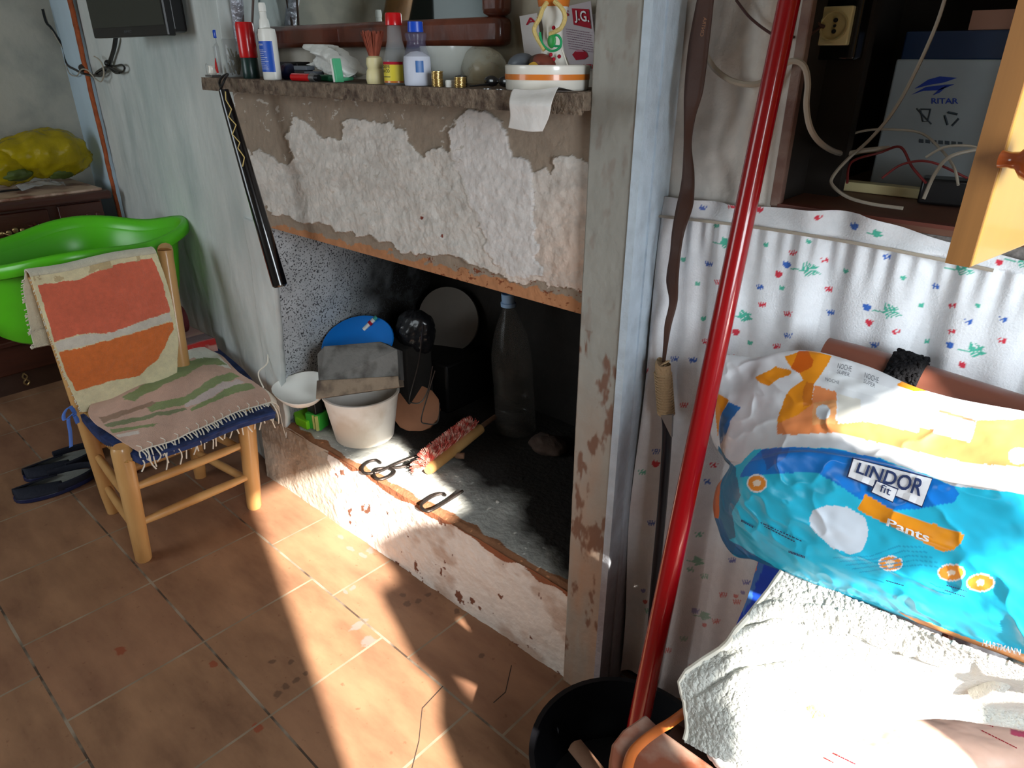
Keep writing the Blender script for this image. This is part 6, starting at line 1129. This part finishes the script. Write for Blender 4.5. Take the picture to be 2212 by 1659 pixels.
for s_, q in (('NOCHE', [(1806,795),(1836,803),(1838,791),(1808,784)]), ('SUPER', [(1805,806),(1832,814),(1834,806),(1807,798)]), ('NOCHE', [(1864,815),(1894,828),(1896,816),(1866,804)]), ('SUPER', [(1862,826),(1886,838),(1889,830),(1864,818)]), ('NOCHE', [(1780,822),(1810,830),(1811,823),(1781,815)])): text3(s_, quadfit(q, ont), 'small_print', m_grey, pack)
for s_, q in (('nicn oio onion la eionen liuoe', [(1640,1130),(1728,1170),(1730,1166),(1642,1126)]), ('loien onio ionel iuea', [(1648,1138),(1715,1172),(1717,1168),(1650,1134)]), ('ooo', [(1700,1195),(1735,1208),(1737,1198),(1702,1186)]), ('SEQ', [(1598,1128),(1624,1142),(1627,1134),(1601,1119)]), ('iiloio ion', [(1910,1255),(1950,1266),(1951,1262),(1911,1250)]), ('ioneil oi', [(2040,1265),(2085,1278),(2086,1274),(2041,1260)]), ('nioen lo', [(2036,1275),(2080,1290),(2081,1285),(2037,1271)])): dashes(quadfit(q, ont), 'small_print', m_inkd, pack)
# towel
tz_ = [[(1690,1236,.795),(1745,1248,.805),(1850,1298,.82),(1960,1345,.83),(2090,1400,.842),(2235,1448,.85)],
 [(1650,1290,.765),(1735,1310,.78),(1840,1345,.795),(1960,1390,.80),(2090,1430,.812),(2235,1475,.82)],
 [(1585,1372,.715),(1700,1355,.745),(1820,1385,.755),(1950,1425,.76),(2085,1450,.772),(2235,1492,.78)],
 [(1560,1400,.69),(1680,1385,.725),(1800,1420,.73),(1940,1455,.735),(2080,1470,.742),(2235,1510,.75)],
 [(1474,1462,.635),(1610,1470,.68),(1760,1490,.685),(1910,1500,.69),(2065,1495,.70),(2235,1525,.70)],
 [(1480,1520,.605),(1590,1560,.64),(1730,1560,.65),(1870,1545,.655),(2060,1512,.67),(2235,1545,.67)],
 [(1486,1570,.58),(1580,1610,.61),(1700,1615,.62),(1850,1580,.63),(2020,1545,.64),(2235,1575,.65)],
 [(1480,1602,.565),(1560,1640,.585),(1700,1662,.595),(1845,1598,.61),(2000,1545,.63),(2235,1570,.64)]]
P = patch([[OZ(*p) for p in r] for r in tz_], 330, 420); n_2 = fbm(P[..., 0]*10, P[..., 1]*12, s=3); fz = fbm(P[..., 0]*220, P[..., 1]*220, P[..., 2]*220, s=6, o=2)
P[..., 2] += .006*n_2+.0022*fz; P[..., 1] -= .003*n_2+.0016*fz
gx, gy = PR(P); gx = gx.reshape(P.shape[:2]); gy = gy.reshape(P.shape[:2])
for pl_, dp in (([(1600,1350),(1680,1334),(1760,1345),(1850,1358)], .014), ([(1860,1368),(1960,1400),(2080,1438)], .009), ([(1500,1500),(1600,1440),(1720,1420)], .007)):
    for a, c in zip(pl_[:-1], pl_[1:]):
        t_ = np.clip(((gx-a[0])*(c[0]-a[0])+(gy-a[1])*(c[1]-a[1]))/((c[0]-a[0])**2+(c[1]-a[1])**2), 0, 1); d_2 = np.hypot(gx-a[0]-t_*(c[0]-a[0]), gy-a[1]-t_*(c[1]-a[1]))
        P[..., 2] += (-dp*np.exp(-(d_2/9)**2)+dp*.5*np.exp(-((d_2-20)/12)**2))*np.exp(-((t_-.5)/.6)**4)
twl = thing('terry_towel', 'crumpled white terry towel lying in bright sun on the armchair seat', 'towel', (-.1, .8, .55))
tcl = paint((208, 208, 200), [('e', (1728,1600,36,34), (206, 204, 196)), ('p', [(1735,1520),(1770,1530),(1790,1545),(1760,1548)], (190, 160, 96))], wob=8, var=.06)
MB().grid(P).build('towel_cloth', m_terry, twl, vc=tcl, solid=.007, ang=0)
hem = P[::3, 0]; MB().tube(hem[::6]+[0, 0, .001], .005, 8).build('hem', m_cotton, twl); MB().tube(cpath([OZ(2225, 1425, .82), OZ(2185, 1445, .80), OZ(2150, 1480, .76), OZ(2110, 1496, .72)], 20), [.012]*20, 12).build('twisted_fold', m_terry, twl, vc=lambda V: np.tile(lin((226, 226, 216)), (len(V), 1)))
# crumpled pad of tissue under the towel
tag(blob(OZ(1575, 1625, .53), (.035, .03, .03), .3, 30, 3, 18, flat=.475).build('paper_tissue', m_paper), 'crumpled white tissue poking out under the towel corner', 'tissue')
# peach package
pe = [[(1650,1560,.56),(1760,1560,.56),(1900,1540,.56),(2060,1500,.56),(2240,1500,.56)], [(1600,1640,.55),(1720,1640,.575),(1880,1600,.575),(2060,1570,.575),(2240,1560,.575)], [(1590,1690,.52),(1720,1720,.56),(1880,1680,.57),(2060,1650,.57),(2240,1640,.57)], [(1600,1760,.49),(1740,1800,.50),(1900,1780,.51),(2080,1760,.51),(2260,1740,.51)]]
P = patch([[OZ(*p) for p in r] for r in pe], 120, 180); P[..., 2] += .006*fbm(P[..., 0]*14, P[..., 1]*20, s=9)
pp = thing('peach_package', 'peach coloured plastic package with small red print under the towel', 'package', (-.05, .7, .5))
b = MB().grid(P); eg = np.concatenate([P[0], P[1:, -1], P[-1, ::-1][1:], P[::-1, 0][1:]]); lo2 = eg.copy(); lo2[:, 2] = .472; b.grid(np.array([eg, lo2])); b.build('film', m_pack, pp, vc=paint((238, 196, 176), [('e', (1950,1655,50,14), (120, 190, 220)), ('p', [(2185,1574),(2230,1584),(2230,1596),(2184,1586)], (206, 80, 110))], wob=3, var=.06), ang=0)
onq = on_bvh(P.copy(), .002)
for s_, q in (('nioen lo ianeo oi nleo', [(1795,1628),(1850,1655),(1852,1650),(1797,1623)]), ('oie nlo iuan', [(1765,1632),(1800,1650),(1802,1646),(1767,1628)]), ('ionel oi uanei oln eo', [(2085,1548),(2145,1572),(2146,1568),(2086,1544)]), ('oi lon eia nol', [(2120,1580),(2200,1620),(2201,1616),(2121,1576)])): dashes(quadfit(q, onq), 'small_print', m_ink, pp)
